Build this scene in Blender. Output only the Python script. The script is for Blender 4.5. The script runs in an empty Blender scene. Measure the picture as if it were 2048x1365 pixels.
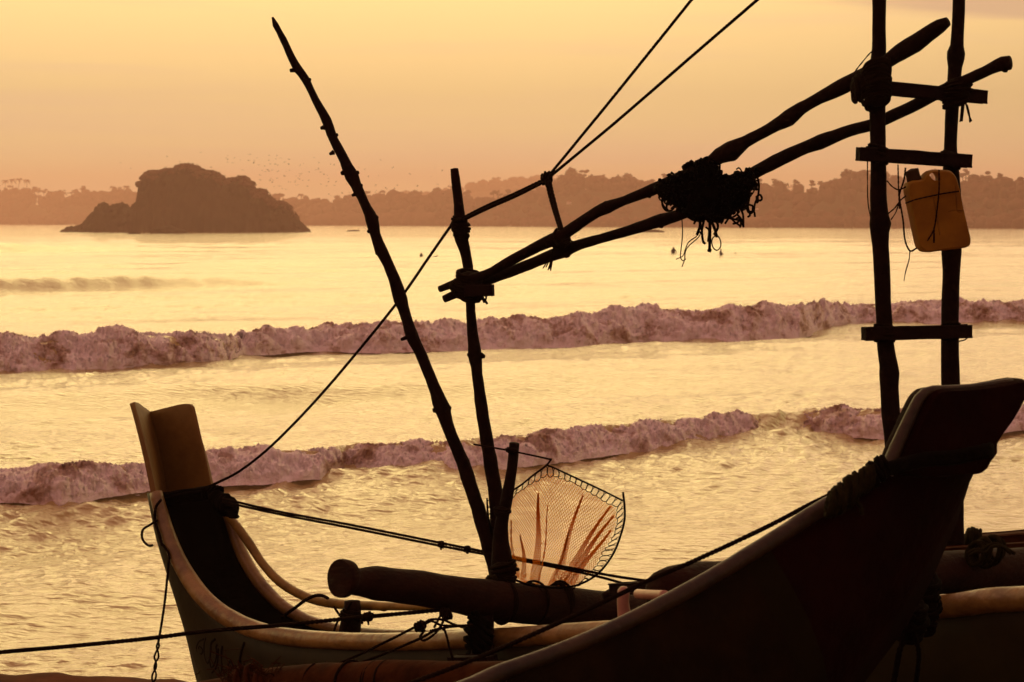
import bpy, bmesh, math, random
import numpy as np
from mathutils import Vector, Matrix, noise

random.seed(7)
RNG = np.random.default_rng(7)
SC = bpy.context.scene
COL = SC.collection
R = math.radians

# ------------------------------------------------------------------ camera
F = 5000.0                    # focal length in photograph pixels (2048 wide)
CX, CY, HOR = 1024.0, 682.5, 443.3
CAMH = 3.5
PITCH = math.atan((CY - HOR) / F)
cam_d = bpy.data.cameras.new('camera')
cam = bpy.data.objects.new('camera', cam_d)
COL.objects.link(cam)
cam.location = (0, 0, CAMH)
cam.rotation_euler = (math.pi / 2 - PITCH, 0, 0)
cam_d.sensor_width = 36.0
cam_d.lens = F / 2048.0 * 36.0
cam_d.clip_start = 0.1
cam_d.clip_end = 9000
cam_d.dof.use_dof = True
cam_d.dof.focus_distance = 11.5
cam_d.dof.aperture_fstop = 13.0
SC.camera = cam

# ------------------------------------------------------------------ sky
SUN_AZ, SUN_EL = R(-3.5), R(19)         # azimuth from +Y, just left of the frame's middle
world = bpy.data.worlds.new('World')
SC.world = world
world.use_nodes = True
wn, wl = world.node_tree.nodes, world.node_tree.links
wn.clear()


def N(nodes, typ, **kw):
    n = nodes.new(typ)
    for k, v in kw.items():
        setattr(n, k, v)
    return n


def ramp(nodes, stops, interp='EASE'):
    n = nodes.new('ShaderNodeValToRGB')
    n.color_ramp.interpolation = interp
    el = n.color_ramp.elements
    while len(el) > 1:
        el.remove(el[-1])
    el[0].position = stops[0][0]
    c = stops[0][1]
    el[0].color = (*c, 1) if len(c) == 3 else c
    for p, c in stops[1:]:
        e = el.new(p)
        e.color = (*c, 1)
    return n


def math_n(nodes, links, op, a, b=None, clamp=False):
    n = nodes.new('ShaderNodeMath')
    n.operation = op
    n.use_clamp = clamp
    for i, v in enumerate((a, b)):
        if v is None:
            continue
        if isinstance(v, (int, float)):
            n.inputs[i].default_value = v
        else:
            links.new(v, n.inputs[i])
    return n.outputs[0]


def mixc(nodes, links, fac, a, b, blend='MIX'):
    n = nodes.new('ShaderNodeMix')
    n.data_type = 'RGBA'
    n.blend_type = blend
    for idx, v in ((0, fac), (6, a), (7, b)):
        if isinstance(v, (int, float)):
            n.inputs[idx].default_value = v
        elif isinstance(v, tuple):
            n.inputs[idx].default_value = (*v, 1)
        else:
            links.new(v, n.inputs[idx])
    return n.outputs[2]


tc = N(wn, 'ShaderNodeTexCoord')
sep = N(wn, 'ShaderNodeSeparateXYZ')
wl.new(tc.outputs['Generated'], sep.inputs[0])
# evening gradient towards the hidden sun: dull rose at the horizon, gold above it, mauve overhead
GAIN = 1.0
front = ramp(wn, [(0.0, (0.90, 0.66, 0.36)), (0.025, (0.78, 0.66, 0.34)), (0.05, (0.76, 0.63, 0.29)),
                  (0.085, (1.02, 0.79, 0.34)), (0.14, (1.46, 1.22, 0.47)), (0.28, (2.75, 2.42, 0.82)),
                  (0.45, (1.65, 1.18, 0.50)), (0.68, (0.82, 0.42, 0.29)), (1.0, (0.68, 0.30, 0.25))], 'LINEAR')
wl.new(sep.outputs['Z'], front.inputs[0])
back = ramp(wn, [(0.0, (0.58, 0.235, 0.18)), (0.3, (0.63, 0.26, 0.21)), (1.0, (0.68, 0.30, 0.25))], 'LINEAR')
wl.new(sep.outputs['Z'], back.inputs[0])
faz = N(wn, 'ShaderNodeMapRange', interpolation_type='SMOOTHSTEP')
wl.new(sep.outputs['Y'], faz.inputs[0])
faz.inputs[1].default_value = -0.35
faz.inputs[2].default_value = 0.85
skyc = mixc(wn, wl, faz.outputs[0], back.outputs[0], front.outputs[0])
# the right of the view is greyer than the left
azr = N(wn, 'ShaderNodeMapRange', interpolation_type='SMOOTHSTEP')
wl.new(sep.outputs['X'], azr.inputs[0])
azr.inputs[1].default_value = 0.0
azr.inputs[2].default_value = 0.34
skyc = mixc(wn, wl, azr.outputs[0], skyc, mixc(wn, wl, 1.0, skyc, (0.80, 0.76, 0.80), 'MULTIPLY'))
# long thin cloud streaks
mp = N(wn, 'ShaderNodeMapping')
mp.inputs['Scale'].default_value = (2.2, 2.2, 34.0)
mp.inputs['Rotation'].default_value = (0, R(1.2), 0)
wl.new(tc.outputs['Generated'], mp.inputs[0])
cn = N(wn, 'ShaderNodeTexNoise')
cn.inputs['Scale'].default_value = 1.6
cn.inputs['Detail'].default_value = 6
cn.inputs['Roughness'].default_value = 0.55
cn.inputs['Distortion'].default_value = 0.4
wl.new(mp.outputs[0], cn.inputs[0])
cr = ramp(wn, [(0.46, (0, 0, 0)), (0.68, (1, 1, 1))])
wl.new(cn.outputs[0], cr.inputs[0])
skyc = mixc(wn, wl, math_n(wn, wl, 'MULTIPLY', cr.outputs[0], 0.30), skyc, (0.66, 0.50, 0.38))
# grey cloud bank high on the right
cb1 = N(wn, 'ShaderNodeMapRange', interpolation_type='SMOOTHSTEP')
edge = math_n(wn, wl, 'ADD', sep.outputs['Z'], math_n(wn, wl, 'MULTIPLY', math_n(wn, wl, 'SUBTRACT', cn.outputs[0], 0.5), 0.014))
edge = math_n(wn, wl, 'ADD', edge, math_n(wn, wl, 'MULTIPLY', sep.outputs['X'], 0.085))
wl.new(edge, cb1.inputs[0])
cb1.inputs[1].default_value = 0.0935
cb1.inputs[2].default_value = 0.0985
cb2 = N(wn, 'ShaderNodeMapRange', interpolation_type='SMOOTHSTEP')
wl.new(sep.outputs['X'], cb2.inputs[0])
cb2.inputs[1].default_value = 0.10
cb2.inputs[2].default_value = 0.17
cb3 = N(wn, 'ShaderNodeMapRange', interpolation_type='SMOOTHSTEP')
wl.new(sep.outputs['Z'], cb3.inputs[0])
cb3.inputs[1].default_value = 0.30
cb3.inputs[2].default_value = 0.14
bank = math_n(wn, wl, 'MULTIPLY', math_n(wn, wl, 'MULTIPLY', cb1.outputs[0], cb2.outputs[0]), cb3.outputs[0])
skyc = mixc(wn, wl, bank, skyc, (0.58, 0.44, 0.27))
below = N(wn, 'ShaderNodeMapRange')
wl.new(sep.outputs['Z'], below.inputs[0])
below.inputs[1].default_value = -0.06
below.inputs[2].default_value = -0.005
skyc = mixc(wn, wl, below.outputs[0], (0.25, 0.14, 0.09), skyc)
bg1 = N(wn, 'ShaderNodeBackground')
wl.new(skyc, bg1.inputs[0])
bg1.inputs[1].default_value = GAIN
nish = N(wn, 'ShaderNodeTexSky', sky_type='NISHITA')
nish.sun_disc = False
nish.sun_elevation = SUN_EL
nish.sun_rotation = SUN_AZ
nish.dust_density = 5.0
nish.air_density = 2.0
nm = mixc(wn, wl, 1.0, nish.outputs[0], (1.0, 0.62, 0.40), 'MULTIPLY')
bg2 = N(wn, 'ShaderNodeBackground')
wl.new(nm, bg2.inputs[0])
bg2.inputs[1].default_value = 0.006
adds = N(wn, 'ShaderNodeAddShader')
wl.new(bg1.outputs[0], adds.inputs[0])
wl.new(bg2.outputs[0], adds.inputs[1])
wo = N(wn, 'ShaderNodeOutputWorld')
wl.new(adds.outputs[0], wo.inputs[0])

# ------------------------------------------------------------------ sun, veiled by evening cloud
sl = bpy.data.lights.new('sun', 'SUN')
sl.energy = 0.5
sl.angle = R(48)
sl.color = (1.0, 0.66, 0.34)
sun = bpy.data.objects.new('sun', sl)
COL.objects.link(sun)
sdir = Vector((math.sin(SUN_AZ) * math.cos(SUN_EL), math.cos(SUN_AZ) * math.cos(SUN_EL), math.sin(SUN_EL)))
sun.rotation_euler = sdir.to_track_quat('Z', 'Y').to_euler()
sun.location = (0, 0, 60)

SC.view_settings.view_transform = 'Standard'
SC.view_settings.look = 'None'
SC.view_settings.exposure = 0
SC.view_settings.gamma = 1
SC.view_settings.use_curve_mapping = False
SC.cycles.use_denoising = True
SC.cycles.max_bounces = 6
SC.cycles.volume_bounces = 1
SC.cycles.sample_clamp_indirect = 4.0

# ------------------------------------------------------------------ helpers
CAMV = Vector((0, 0, CAMH))
FW = Vector((0, math.cos(PITCH), -math.sin(PITCH)))
UPV = Vector((0, math.sin(PITCH), math.cos(PITCH)))


def ray(x, y):
    return FW + Vector((1, 0, 0)) * ((x - CX) / F) + UPV * ((CY - y) / F)


def P(x, y, D):                       # point seen at (x, y) at distance D along +Y
    d = ray(x, y)
    return CAMV + d * (D / d.y)


def PL(x, y, c, m=-1.0):              # point seen at (x, y) on the upright plane Y = c + m X
    d = ray(x, y)
    return CAMV + d * (c / (d.y - m * d.x))


def wdist(y):                         # distance of the flat sea seen at row y
    return F * CAMH / (y - HOR)


def tag(o, label=None, cat=None, group=None, kind=None):
    if label: o['label'] = label
    if cat: o['category'] = cat
    if group: o['group'] = group
    if kind: o['kind'] = kind
    return o


def empty(name, loc, label=None, cat=None, group=None):
    o = bpy.data.objects.new(name, None)
    COL.objects.link(o)
    o.location = loc
    o.empty_display_size = 0.1
    return tag(o, label, cat, group)


class MB:
    def __init__(self):
        self.v, self.f, self.m = [], [], []

    def add(self, vs, fs, mi=0):
        o = len(self.v)
        self.v.extend([tuple(p) for p in vs])
        self.f.extend([tuple(i + o for i in f) for f in fs])
        self.m.extend([mi] * len(fs))
        return self

    def build(self, name, mat, parent=None, smooth=True, angle=None):
        me = bpy.data.meshes.new(name)
        me.from_pydata(self.v, [], self.f)
        mats = mat if isinstance(mat, (list, tuple)) else [mat]
        for k in mats:
            me.materials.append(k)
        me.polygons.foreach_set('use_smooth', [smooth] * len(self.f))
        if len(mats) > 1:
            me.polygons.foreach_set('material_index', self.m)
        if angle is not None:
            me.set_sharp_from_angle(angle=angle)
        me.update()
        o = bpy.data.objects.new(name, me)
        COL.objects.link(o)
        if parent is not None:
            o.parent = parent
            o.matrix_parent_inverse = Matrix.Translation(-parent.location)
        return o


def catmull(pts, step=None, n=None):
    """pts: list of tuples (any length); returns a smooth resampling."""
    A = np.array([list(p) for p in pts], float)
    if len(A) == 2:
        out = [A[0] + (A[1] - A[0]) * t for t in np.linspace(0, 1, max(2, n or int(np.linalg.norm((A[1] - A[0])[:3]) / step) + 1))]
        return np.array(out)
    E = np.vstack([2 * A[0] - A[1], A, 2 * A[-1] - A[-2]])
    seg = np.linalg.norm(np.diff(A[:, :3], axis=0), axis=1)
    tot = seg.sum()
    out = []
    for i in range(len(A) - 1):
        k = max(1, int(round(seg[i] / step))) if step else max(1, int(round(n * seg[i] / tot)))
        p0, p1, p2, p3 = E[i:i + 4]
        for j in range(k):
            t = j / k
            out.append(0.5 * ((2 * p1) + (-p0 + p2) * t + (2 * p0 - 5 * p1 + 4 * p2 - p3) * t * t + (-p0 + 3 * p1 - 3 * p2 + p3) * t ** 3))
    out.append(A[-1])
    return np.array(out)


def resample(A, n):
    A = np.array([list(p) for p in A], float)
    s = np.concatenate([[0], np.cumsum(np.linalg.norm(np.diff(A[:, :3], axis=0), axis=1))])
    t = np.linspace(0, s[-1], n)
    return np.stack([np.interp(t, s, A[:, k]) for k in range(A.shape[1])], 1)


def frames(C):
    T = np.gradient(C, axis=0)
    T /= np.linalg.norm(T, axis=1)[:, None] + 1e-12
    up = np.array([0, 0, 1.0])
    if abs(T[0] @ up) > 0.9:
        up = np.array([1.0, 0, 0])
    U = np.zeros_like(C)
    u = up - T[0] * (up @ T[0])
    u /= np.linalg.norm(u)
    for i in range(len(C)):
        u = u - T[i] * (u @ T[i])
        u /= np.linalg.norm(u) + 1e-12
        U[i] = u
    V = np.cross(T, U)
    return T, U, V


def tube(mb, C, rad, sides=10, rough=0.0, nscale=20.0, twist=None, cap=True, seed=0, mi=0, square=False, cap_in=0.25):
    """C: Nx3 centre line, rad: scalar or N radii."""
    C = np.asarray(C, float)
    n = len(C)
    rad = np.full(n, rad) if np.isscalar(rad) else np.asarray(rad, float)
    T, U, V = frames(C)
    s = np.concatenate([[0], np.cumsum(np.linalg.norm(np.diff(C, axis=0), axis=1))])
    th = np.linspace(0, 2 * np.pi, sides, endpoint=False)
    rr = np.repeat(rad[:, None], sides, 1)
    if twist:
        pitch, amp, strands = twist
        rr = rr * (1 - amp + amp * np.abs(np.cos(strands * 0.5 * (th[None, :] + s[:, None] * 2 * np.pi / pitch))) * 1.6)
    c, sn = np.cos(th), np.sin(th)
    pts = C[:, None, :] + rr[:, :, None] * (U[:, None, :] * c[None, :, None] + V[:, None, :] * sn[None, :, None])
    if rough:
        for i in range(n):
            for j in range(sides):
                q = pts[i, j]
                d = q - C[i]
                k = noise.noise(Vector(q * nscale) + Vector((seed, 0, 0))) * 0.7 + noise.noise(Vector(q * nscale * 2.7) + Vector((0, seed, 0))) * 0.35
                pts[i, j] = C[i] + d * (1 + rough * k)
    vs = [tuple(p) for p in pts.reshape(-1, 3)]
    fs = []
    for i in range(n - 1):
        a, b = i * sides, (i + 1) * sides
        for j in range(sides):
            k = (j + 1) % sides
            fs.append((a + j, a + k, b + k, b + j))
    if cap:
        for e, base, sgn in ((0, 0, -1), (n - 1, (n - 1) * sides, 1)):
            vs.append(tuple(C[e] + T[e] * sgn * rad[e] * cap_in))
            ci = len(vs) - 1
            for j in range(sides):
                k = (j + 1) % sides
                fs.append((base + k, base + j, ci) if sgn < 0 else (base + j, base + k, ci))
    mb.add(vs, fs, mi)
    return mb


def pxline(pts, Df, n=None, step=None):
    """pts: (x, y, width_px); Df: function x,y->world point. Returns centre line and radii in metres."""
    Q = []
    for (x, y, w) in pts:
        p = Df(x, y)
        Q.append((p.x, p.y, p.z, 0.5 * w * p.y / F))
    S = catmull(Q, step=step, n=n)
    return S[:, :3], np.maximum(S[:, 3], 0.0006)


def lerpD(x0, D0, x1, D1, vertical=False):
    def f(x, y):
        q = y if vertical else x
        t = (q - x0) / (x1 - x0)
        return P(x, y, D0 + (D1 - D0) * t)
    return f


def box_between(mb, a, b, w, h, up=Vector((0, 0, 1)), mi=0, jitter=0.0):
    """squared timber from a to b, w across, h tall, with eased edges"""
    a, b = Vector(a), Vector(b)
    t = (b - a).normalized()
    s = t.cross(up).normalized()
    u = s.cross(t).normalized()
    e = 0.16
    prof = []
    for sx, sy in ((-1, -1), (1, -1), (1, 1), (-1, 1)):
        for dx, dy in (((1 - e) * sx, sy), (sx, (1 - e) * sy)) if (sx * sy > 0) else ((sx, (1 - e) * sy), ((1 - e) * sx, sy)):
            prof.append((dx, dy))
    n = 9
    vs = []
    for i in range(n):
        k = i / (n - 1)
        c = a + (b - a) * k
        for (dx, dy) in prof:
            q = 1 + jitter * noise.noise(Vector((k * 7, dx * 2, dy * 2)) + a * 3)
            vs.append(c + s * dx * w * 0.5 * q + u * dy * h * 0.5 * q)
    fs = []
    m = 8
    for i in range(n - 1):
        for j in range(m):
            fs.append((i * m + j, i * m + (j + 1) % m, (i + 1) * m + (j + 1) % m, (i + 1) * m + j))
    fs.append(tuple(range(m))[::-1])
    fs.append(tuple((n - 1) * m + j for j in range(m)))
    mb.add(vs, fs, mi)
    return mb


# ------------------------------------------------------------------ materials
def mat(name, col, rough=0.7, spec=0.3, noise_scale=None, col2=None, bump=0.0, bump_scale=40.0, stretch=(1, 1, 1), **kw):
    m = bpy.data.materials.new(name)
    m.use_nodes = True
    n, l = m.node_tree.nodes, m.node_tree.links
    b = n['Principled BSDF']
    b.inputs['Roughness'].default_value = rough
    b.inputs['Specular IOR Level'].default_value = spec
    b.inputs['Base Color'].default_value = (*col, 1)
    t = n.new('ShaderNodeTexCoord')
    mpn = n.new('ShaderNodeMapping')
    mpn.inputs['Scale'].default_value = stretch
    l.new(t.outputs['Object'], mpn.inputs[0])
    if noise_scale:
        q = n.new('ShaderNodeTexNoise')
        q.inputs['Scale'].default_value = noise_scale
        q.inputs['Detail'].default_value = 6
        q.inputs['Roughness'].default_value = 0.65
        l.new(mpn.outputs[0], q.inputs[0])
        rp = ramp(n, [(0.3, col), (0.7, col2 or tuple(c * 0.5 for c in col))])
        l.new(q.outputs[0], rp.inputs[0])
        l.new(rp.outputs[0], b.inputs['Base Color'])
    if bump:
        q = n.new('ShaderNodeTexNoise')
        q.inputs['Scale'].default_value = bump_scale
        q.inputs['Detail'].default_value = 5
        l.new(mpn.outputs[0], q.inputs[0])
        bp = n.new('ShaderNodeBump')
        bp.inputs['Strength'].default_value = bump
        bp.inputs['Distance'].default_value = 0.01
        l.new(q.outputs[0], bp.inputs['Height'])
        l.new(bp.outputs[0], b.inputs['Normal'])
    for k, v in kw.items():
        b.inputs[k.replace('_', ' ')].default_value = v
    return m


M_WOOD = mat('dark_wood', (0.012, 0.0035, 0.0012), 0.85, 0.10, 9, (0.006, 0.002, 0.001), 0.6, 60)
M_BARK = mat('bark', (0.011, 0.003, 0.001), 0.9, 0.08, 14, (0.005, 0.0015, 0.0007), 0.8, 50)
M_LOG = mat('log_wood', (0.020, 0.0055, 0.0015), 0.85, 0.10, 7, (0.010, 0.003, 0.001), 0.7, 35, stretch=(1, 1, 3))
M_BOARD = mat('board_wood', (0.045, 0.013, 0.0025), 0.95, 0.04, 8, (0.018, 0.005, 0.001), 0.5, 30)
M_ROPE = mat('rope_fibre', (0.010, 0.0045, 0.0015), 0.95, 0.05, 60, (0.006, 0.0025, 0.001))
M_ROPEG = mat('green_rope_fibre', (0.014, 0.011, 0.002), 0.95, 0.05, 60, (0.007, 0.005, 0.001))
M_NETK = mat('black_net_cord', (0.003, 0.002, 0.001), 0.95, 0.03)
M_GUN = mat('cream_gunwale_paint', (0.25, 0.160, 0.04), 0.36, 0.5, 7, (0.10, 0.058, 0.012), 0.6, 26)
M_RAIL = mat('bamboo_rail', (0.24, 0.150, 0.02), 0.5, 0.3, 12, (0.13, 0.08, 0.010), 0.4, 40)
M_PROW = mat('ochre_prow_paint', (0.17, 0.095, 0.018), 0.6, 0.25, 6, (0.12, 0.065, 0.012), 0.35, 20)
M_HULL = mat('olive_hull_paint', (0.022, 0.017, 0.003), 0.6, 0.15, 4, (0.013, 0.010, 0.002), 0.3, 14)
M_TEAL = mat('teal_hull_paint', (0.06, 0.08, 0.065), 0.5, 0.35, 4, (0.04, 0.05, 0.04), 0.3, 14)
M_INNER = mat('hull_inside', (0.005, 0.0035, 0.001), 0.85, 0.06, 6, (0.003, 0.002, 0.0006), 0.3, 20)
M_MARK = mat('painted_lettering', (0.005, 0.002, 0.001), 0.8, 0.1)
M_MAROON = mat('maroon_hull_paint', (0.010, 0.0007, 0.0003), 0.8, 0.03, 6, (0.005, 0.0004, 0.0002), 0.6, 30)
M_DHULL = mat('brown_hull_paint', (0.011, 0.0050, 0.0007), 0.8, 0.04, 6, (0.005, 0.0030, 0.0005), 0.6, 30)
M_STRIPE = mat('olive_stripe_paint', (0.010, 0.0062, 0.0009), 0.8, 0.04, 5, (0.006, 0.004, 0.0006))
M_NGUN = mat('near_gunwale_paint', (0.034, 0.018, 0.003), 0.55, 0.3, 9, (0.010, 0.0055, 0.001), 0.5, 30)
M_PEG = mat('white_peg_paint', (0.36, 0.19, 0.12), 0.45, 0.4, 10, (0.26, 0.13, 0.08))
M_CAP = mat('can_cap', (0.03, 0.014, 0.003), 0.7, 0.1)
M_ROCK = mat('wet_rock', (0.020, 0.008, 0.002), 0.95, 0.05, 0.25, (0.010, 0.004, 0.001), 0.5, 1.0)
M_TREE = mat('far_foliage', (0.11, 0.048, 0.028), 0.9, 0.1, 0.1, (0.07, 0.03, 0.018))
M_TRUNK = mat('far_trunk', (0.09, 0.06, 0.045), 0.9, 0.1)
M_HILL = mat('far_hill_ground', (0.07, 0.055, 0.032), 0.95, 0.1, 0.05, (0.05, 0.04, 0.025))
M_BIRD = mat('bird_feathers', (0.035, 0.022, 0.015), 0.9, 0.1)
M_SKIN = mat('skin', (0.12, 0.05, 0.03), 0.6, 0.3)
M_SHORTS = mat('dark_wetsuit', (0.02, 0.015, 0.015), 0.7, 0.2)
M_BOARDW = mat('surfboard', (0.5, 0.42, 0.34), 0.3, 0.5)
M_WALLW = mat('white_house_wall', (0.75, 0.70, 0.62), 0.8, 0.2)
M_ROOF = mat('house_roof', (0.20, 0.09, 0.06), 0.8, 0.2)


def mat_can():
    m = mat('yellow_plastic', (0.34, 0.185, 0.018), 0.6, 0.2, 9, (0.13, 0.062, 0.007), 0.25, 14)
    n, l = m.node_tree.nodes, m.node_tree.links
    b = n['Principled BSDF']
    tr = n.new('ShaderNodeBsdfTranslucent')
    tr.inputs[0].default_value = (0.50, 0.275, 0.024, 1)
    mx = n.new('ShaderNodeMixShader')
    mx.inputs[0].default_value = 0.5
    l.new(b.outputs[0], mx.inputs[1])
    l.new(tr.outputs[0], mx.inputs[2])
    l.new(mx.outputs[0], n['Material Output'].inputs[0])
    return m


def mat_thread():
    m = mat('net_thread', (0.26, 0.08, 0.01), 0.8, 0.1)
    n, l = m.node_tree.nodes, m.node_tree.links
    b = n['Principled BSDF']
    tr = n.new('ShaderNodeBsdfTranslucent')
    tr.inputs[0].default_value = (1.0, 0.56, 0.06, 1)
    mx = n.new('ShaderNodeMixShader')
    mx.inputs[0].default_value = 0.85
    l.new(b.outputs[0], mx.inputs[1])
    l.new(tr.outputs[0], mx.inputs[2])
    l.new(mx.outputs[0], n['Material Output'].inputs[0])
    return m


M_CAN = mat_can()
M_THREAD = mat_thread()


def mat_water():
    m = bpy.data.materials.new('sea_water')
    m.use_nodes = True
    n, l = m.node_tree.nodes, m.node_tree.links
    b = n['Principled BSDF']
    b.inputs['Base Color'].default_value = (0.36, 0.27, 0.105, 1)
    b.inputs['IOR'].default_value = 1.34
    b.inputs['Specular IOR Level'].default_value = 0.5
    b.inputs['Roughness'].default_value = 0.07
    t = n.new('ShaderNodeTexCoord')
    # ripples that grow with distance so that they stay resolvable
    a = n.new('ShaderNodeTexNoise')
    a.inputs['Scale'].default_value = 8.5
    a.inputs['Detail'].default_value = 5
    a.inputs['Roughness'].default_value = 0.5
    mpa = n.new('ShaderNodeMapping')
    mpa.inputs['Rotation'].default_value = (0, 0, R(-25))
    mpa.inputs['Scale'].default_value = (0.55, 1.0, 1.0)
    l.new(t.outputs['Object'], mpa.inputs[0])
    l.new(mpa.outputs[0], a.inputs[0])
    c = n.new('ShaderNodeTexNoise')
    c.inputs['Scale'].default_value = 0.9
    c.inputs['Detail'].default_value = 3
    l.new(mpa.outputs[0], c.inputs[0])
    b1 = n.new('ShaderNodeBump')
    b1.inputs['Distance'].default_value = 0.05
    b1.inputs['Strength'].default_value = 1.0
    l.new(a.outputs[0], b1.inputs['Height'])
    b2 = n.new('ShaderNodeBump')
    b2.inputs['Distance'].default_value = 0.045
    b2.inputs['Strength'].default_value = 1.0
    l.new(c.outputs[0], b2.inputs['Height'])
    l.new(b1.outputs[0], b2.inputs['Normal'])
    l.new(b2.outputs[0], b.inputs['Normal'])
    return m


M_WATER = mat_water()


def mat_foam():
    """aerated white water: dense froth with lit highlights painted in, and thinner, browner patches where the turbid sea shows through"""
    m = bpy.data.materials.new('sea_foam')
    m.use_nodes = True
    n, l = m.node_tree.nodes, m.node_tree.links
    b = n['Principled BSDF']
    b.inputs['Roughness'].default_value = 0.85
    b.inputs['Specular IOR Level'].default_value = 0.15
    t = n.new('ShaderNodeTexCoord')
    mp_ = n.new('ShaderNodeMapping')
    mp_.inputs['Rotation'].default_value = (0, R(28), R(35))
    mp_.inputs['Scale'].default_value = (1.0, 0.45, 1.25)
    l.new(t.outputs['Object'], mp_.inputs[0])
    outs = []
    for sc_, det, rg in ((1.15, 4, .5), (4.2, 6, .62)):
        q = n.new('ShaderNodeTexNoise')
        q.inputs['Scale'].default_value = sc_
        q.inputs['Detail'].default_value = det
        q.inputs['Roughness'].default_value = rg
        q.inputs['Distortion'].default_value = 0.6
        l.new(mp_.outputs[0], q.inputs[0])
        outs.append(q.outputs[0])
    sm = math_n(n, l, 'ADD', math_n(n, l, 'MULTIPLY', outs[0], 0.55), math_n(n, l, 'MULTIPLY', outs[1], 0.45))
    rp = ramp(n, [(0.34, (0.26, 0.14, 0.075)), (0.43, (0.56, 0.42, 0.34)), (0.50, (0.86, 0.76, 0.72)), (0.66, (0.96, 0.90, 0.88))])  # the palest stop puts lit highlights into the froth colour
    l.new(sm, rp.inputs[0])
    l.new(rp.outputs[0], b.inputs['Base Color'])
    fb = n.new('ShaderNodeTexNoise')
    fb.inputs['Scale'].default_value = 8.0
    fb.inputs['Detail'].default_value = 6
    fb.inputs['Roughness'].default_value = 0.6
    l.new(mp_.outputs[0], fb.inputs[0])
    bp = n.new('ShaderNodeBump')
    bp.inputs['Distance'].default_value = 0.10
    bp.inputs['Strength'].default_value = 0.9
    l.new(fb.outputs[0], bp.inputs['Height'])
    l.new(bp.outputs[0], b.inputs['Normal'])
    tr = n.new('ShaderNodeBsdfTranslucent')
    l.new(rp.outputs[0], tr.inputs[0])
    mx = n.new('ShaderNodeMixShader')
    mx.inputs[0].default_value = 0.16
    l.new(b.outputs[0], mx.inputs[1])
    l.new(tr.outputs[0], mx.inputs[2])
    l.new(mx.outputs[0], n['Material Output'].inputs[0])
    return m


M_FOAM = mat_foam()
M_SAND = mat('wet_sand', (0.10, 0.035, 0.014), 0.95, 0.05, 3.0, (0.05, 0.018, 0.008), 0.5, 12)

# ------------------------------------------------------------------ the sea
def interp_tab(tab, k):
    xs = np.array([r[0] for r in tab], float)
    return xs, np.array([r[k] for r in tab], float)


# x, row of the foot, row of the crest, how much of it is broken to foam
BR1 = [(-500, 1030, 972, 1), (-200, 1012, 955, 1), (0, 990, 936, 1), (120, 992, 930, 1), (290, 972, 925, 1), (420, 956, 905, 1), (520, 952, 897, 1),
       (640, 946, 899, 1), (668, 936, 894, .9), (690, 925, 892, .9), (780, 928, 888, 1), (900, 930, 880, 1), (1050, 920, 868, 1), (1200, 900, 850, 1), (1340, 885, 838, 1),
       (1440, 872, 828, .9), (1500, 866, 820, .6), (1540, 862, 818, .12), (1575, 858, 812, .1), (1620, 856, 812, .5), (1700, 862, 812, .9), (1760, 865, 812, 1), (1900, 862, 812, 1), (2048, 850, 812, 1), (2300, 838, 795, 1), (2600, 815, 780, 1)]
BR2 = [(-500, 765, 690, 1), (-200, 750, 680, 1), (0, 735, 674, 1), (100, 733, 666, 1), (220, 728, 655, 1), (350, 722, 656, 1), (440, 715, 660, 1), (490, 700, 658, .9), (560, 695, 655, .9), (640, 690, 650, .9),
       (760, 692, 645, 1), (900, 688, 640, 1), (1000, 684, 634, 1), (1150, 680, 626, 1), (1300, 670, 613, 1), (1480, 668, 606, 1), (1600, 662, 603, 1), (1650, 650, 606, 1), (1720, 641, 606, .9),
       (1850, 641, 600, 1), (2048, 637, 598, 1), (2300, 625, 588, 1), (2600, 612, 578, 1)]
# low unbroken swells further out (x, foot row, crest row, foam)
def short_swell(pts, rise):
    """a low unbroken crest that tapers at both ends"""
    A = catmull_px(pts, 26)
    n = len(A)
    out = []
    for k, (x, y) in enumerate(A):
        t = k / (n - 1)
        out.append((x, y, y - rise * math.sin(math.pi * (.01 + .98 * t)) ** 1.2 * (.85 + .25 * math.sin(t * 17 + x * .01)), 0))
    return out


def catmull_px(pts, n):
    C = resample(catmull([(a, b, 0) for a, b in pts], n=60), n)
    return [(p[0], p[1]) for p in C]


SWELLS = [[(x, f, f - k, 0) for x, f, k in T] for T in (
    [(-400, 596, 46), (-200, 592, 44), (0, 585, 42), (120, 582, 38), (260, 577, 32), (400, 572, 24), (520, 568, 13), (680, 563, 1), (700, 563, 0)],
    [(-400, 511, 24), (-100, 507, 22), (0, 504, 21), (110, 503, 16), (260, 501, 9), (420, 500, 2), (500, 500, 0)],
    [(480, 503, 0), (700, 503, 3), (1300, 503, 8), (1500, 500, 11), (1750, 500, 10), (2048, 504, 11), (2500, 506, 12)],
    [(900, 560, 0), (1200, 556, 5), (1500, 548, 6), (1800, 545, 4), (2300, 545, 3)])]
SW3 = [(600, 510, 509, 0), (1300, 500, 490, 0), (1500, 495, 481, 0), (1750, 497, 484, 0), (2100, 500, 488, 0), (2600, 510, 495, 0)]
SW4 = [(600, 800, 799, 0), (720, 797, 782, 0), (820, 797, 778, 0), (900, 799, 798, 0)]
SW5 = [(0, 845, 844, 0), (60, 842, 825, 0), (200, 838, 818, 0), (420, 830, 829, 0)]
SW6 = [(1500, 805, 804, 0), (1600, 795, 778, 0), (1750, 800, 784, 0), (1900, 806, 805, 0)]


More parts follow.
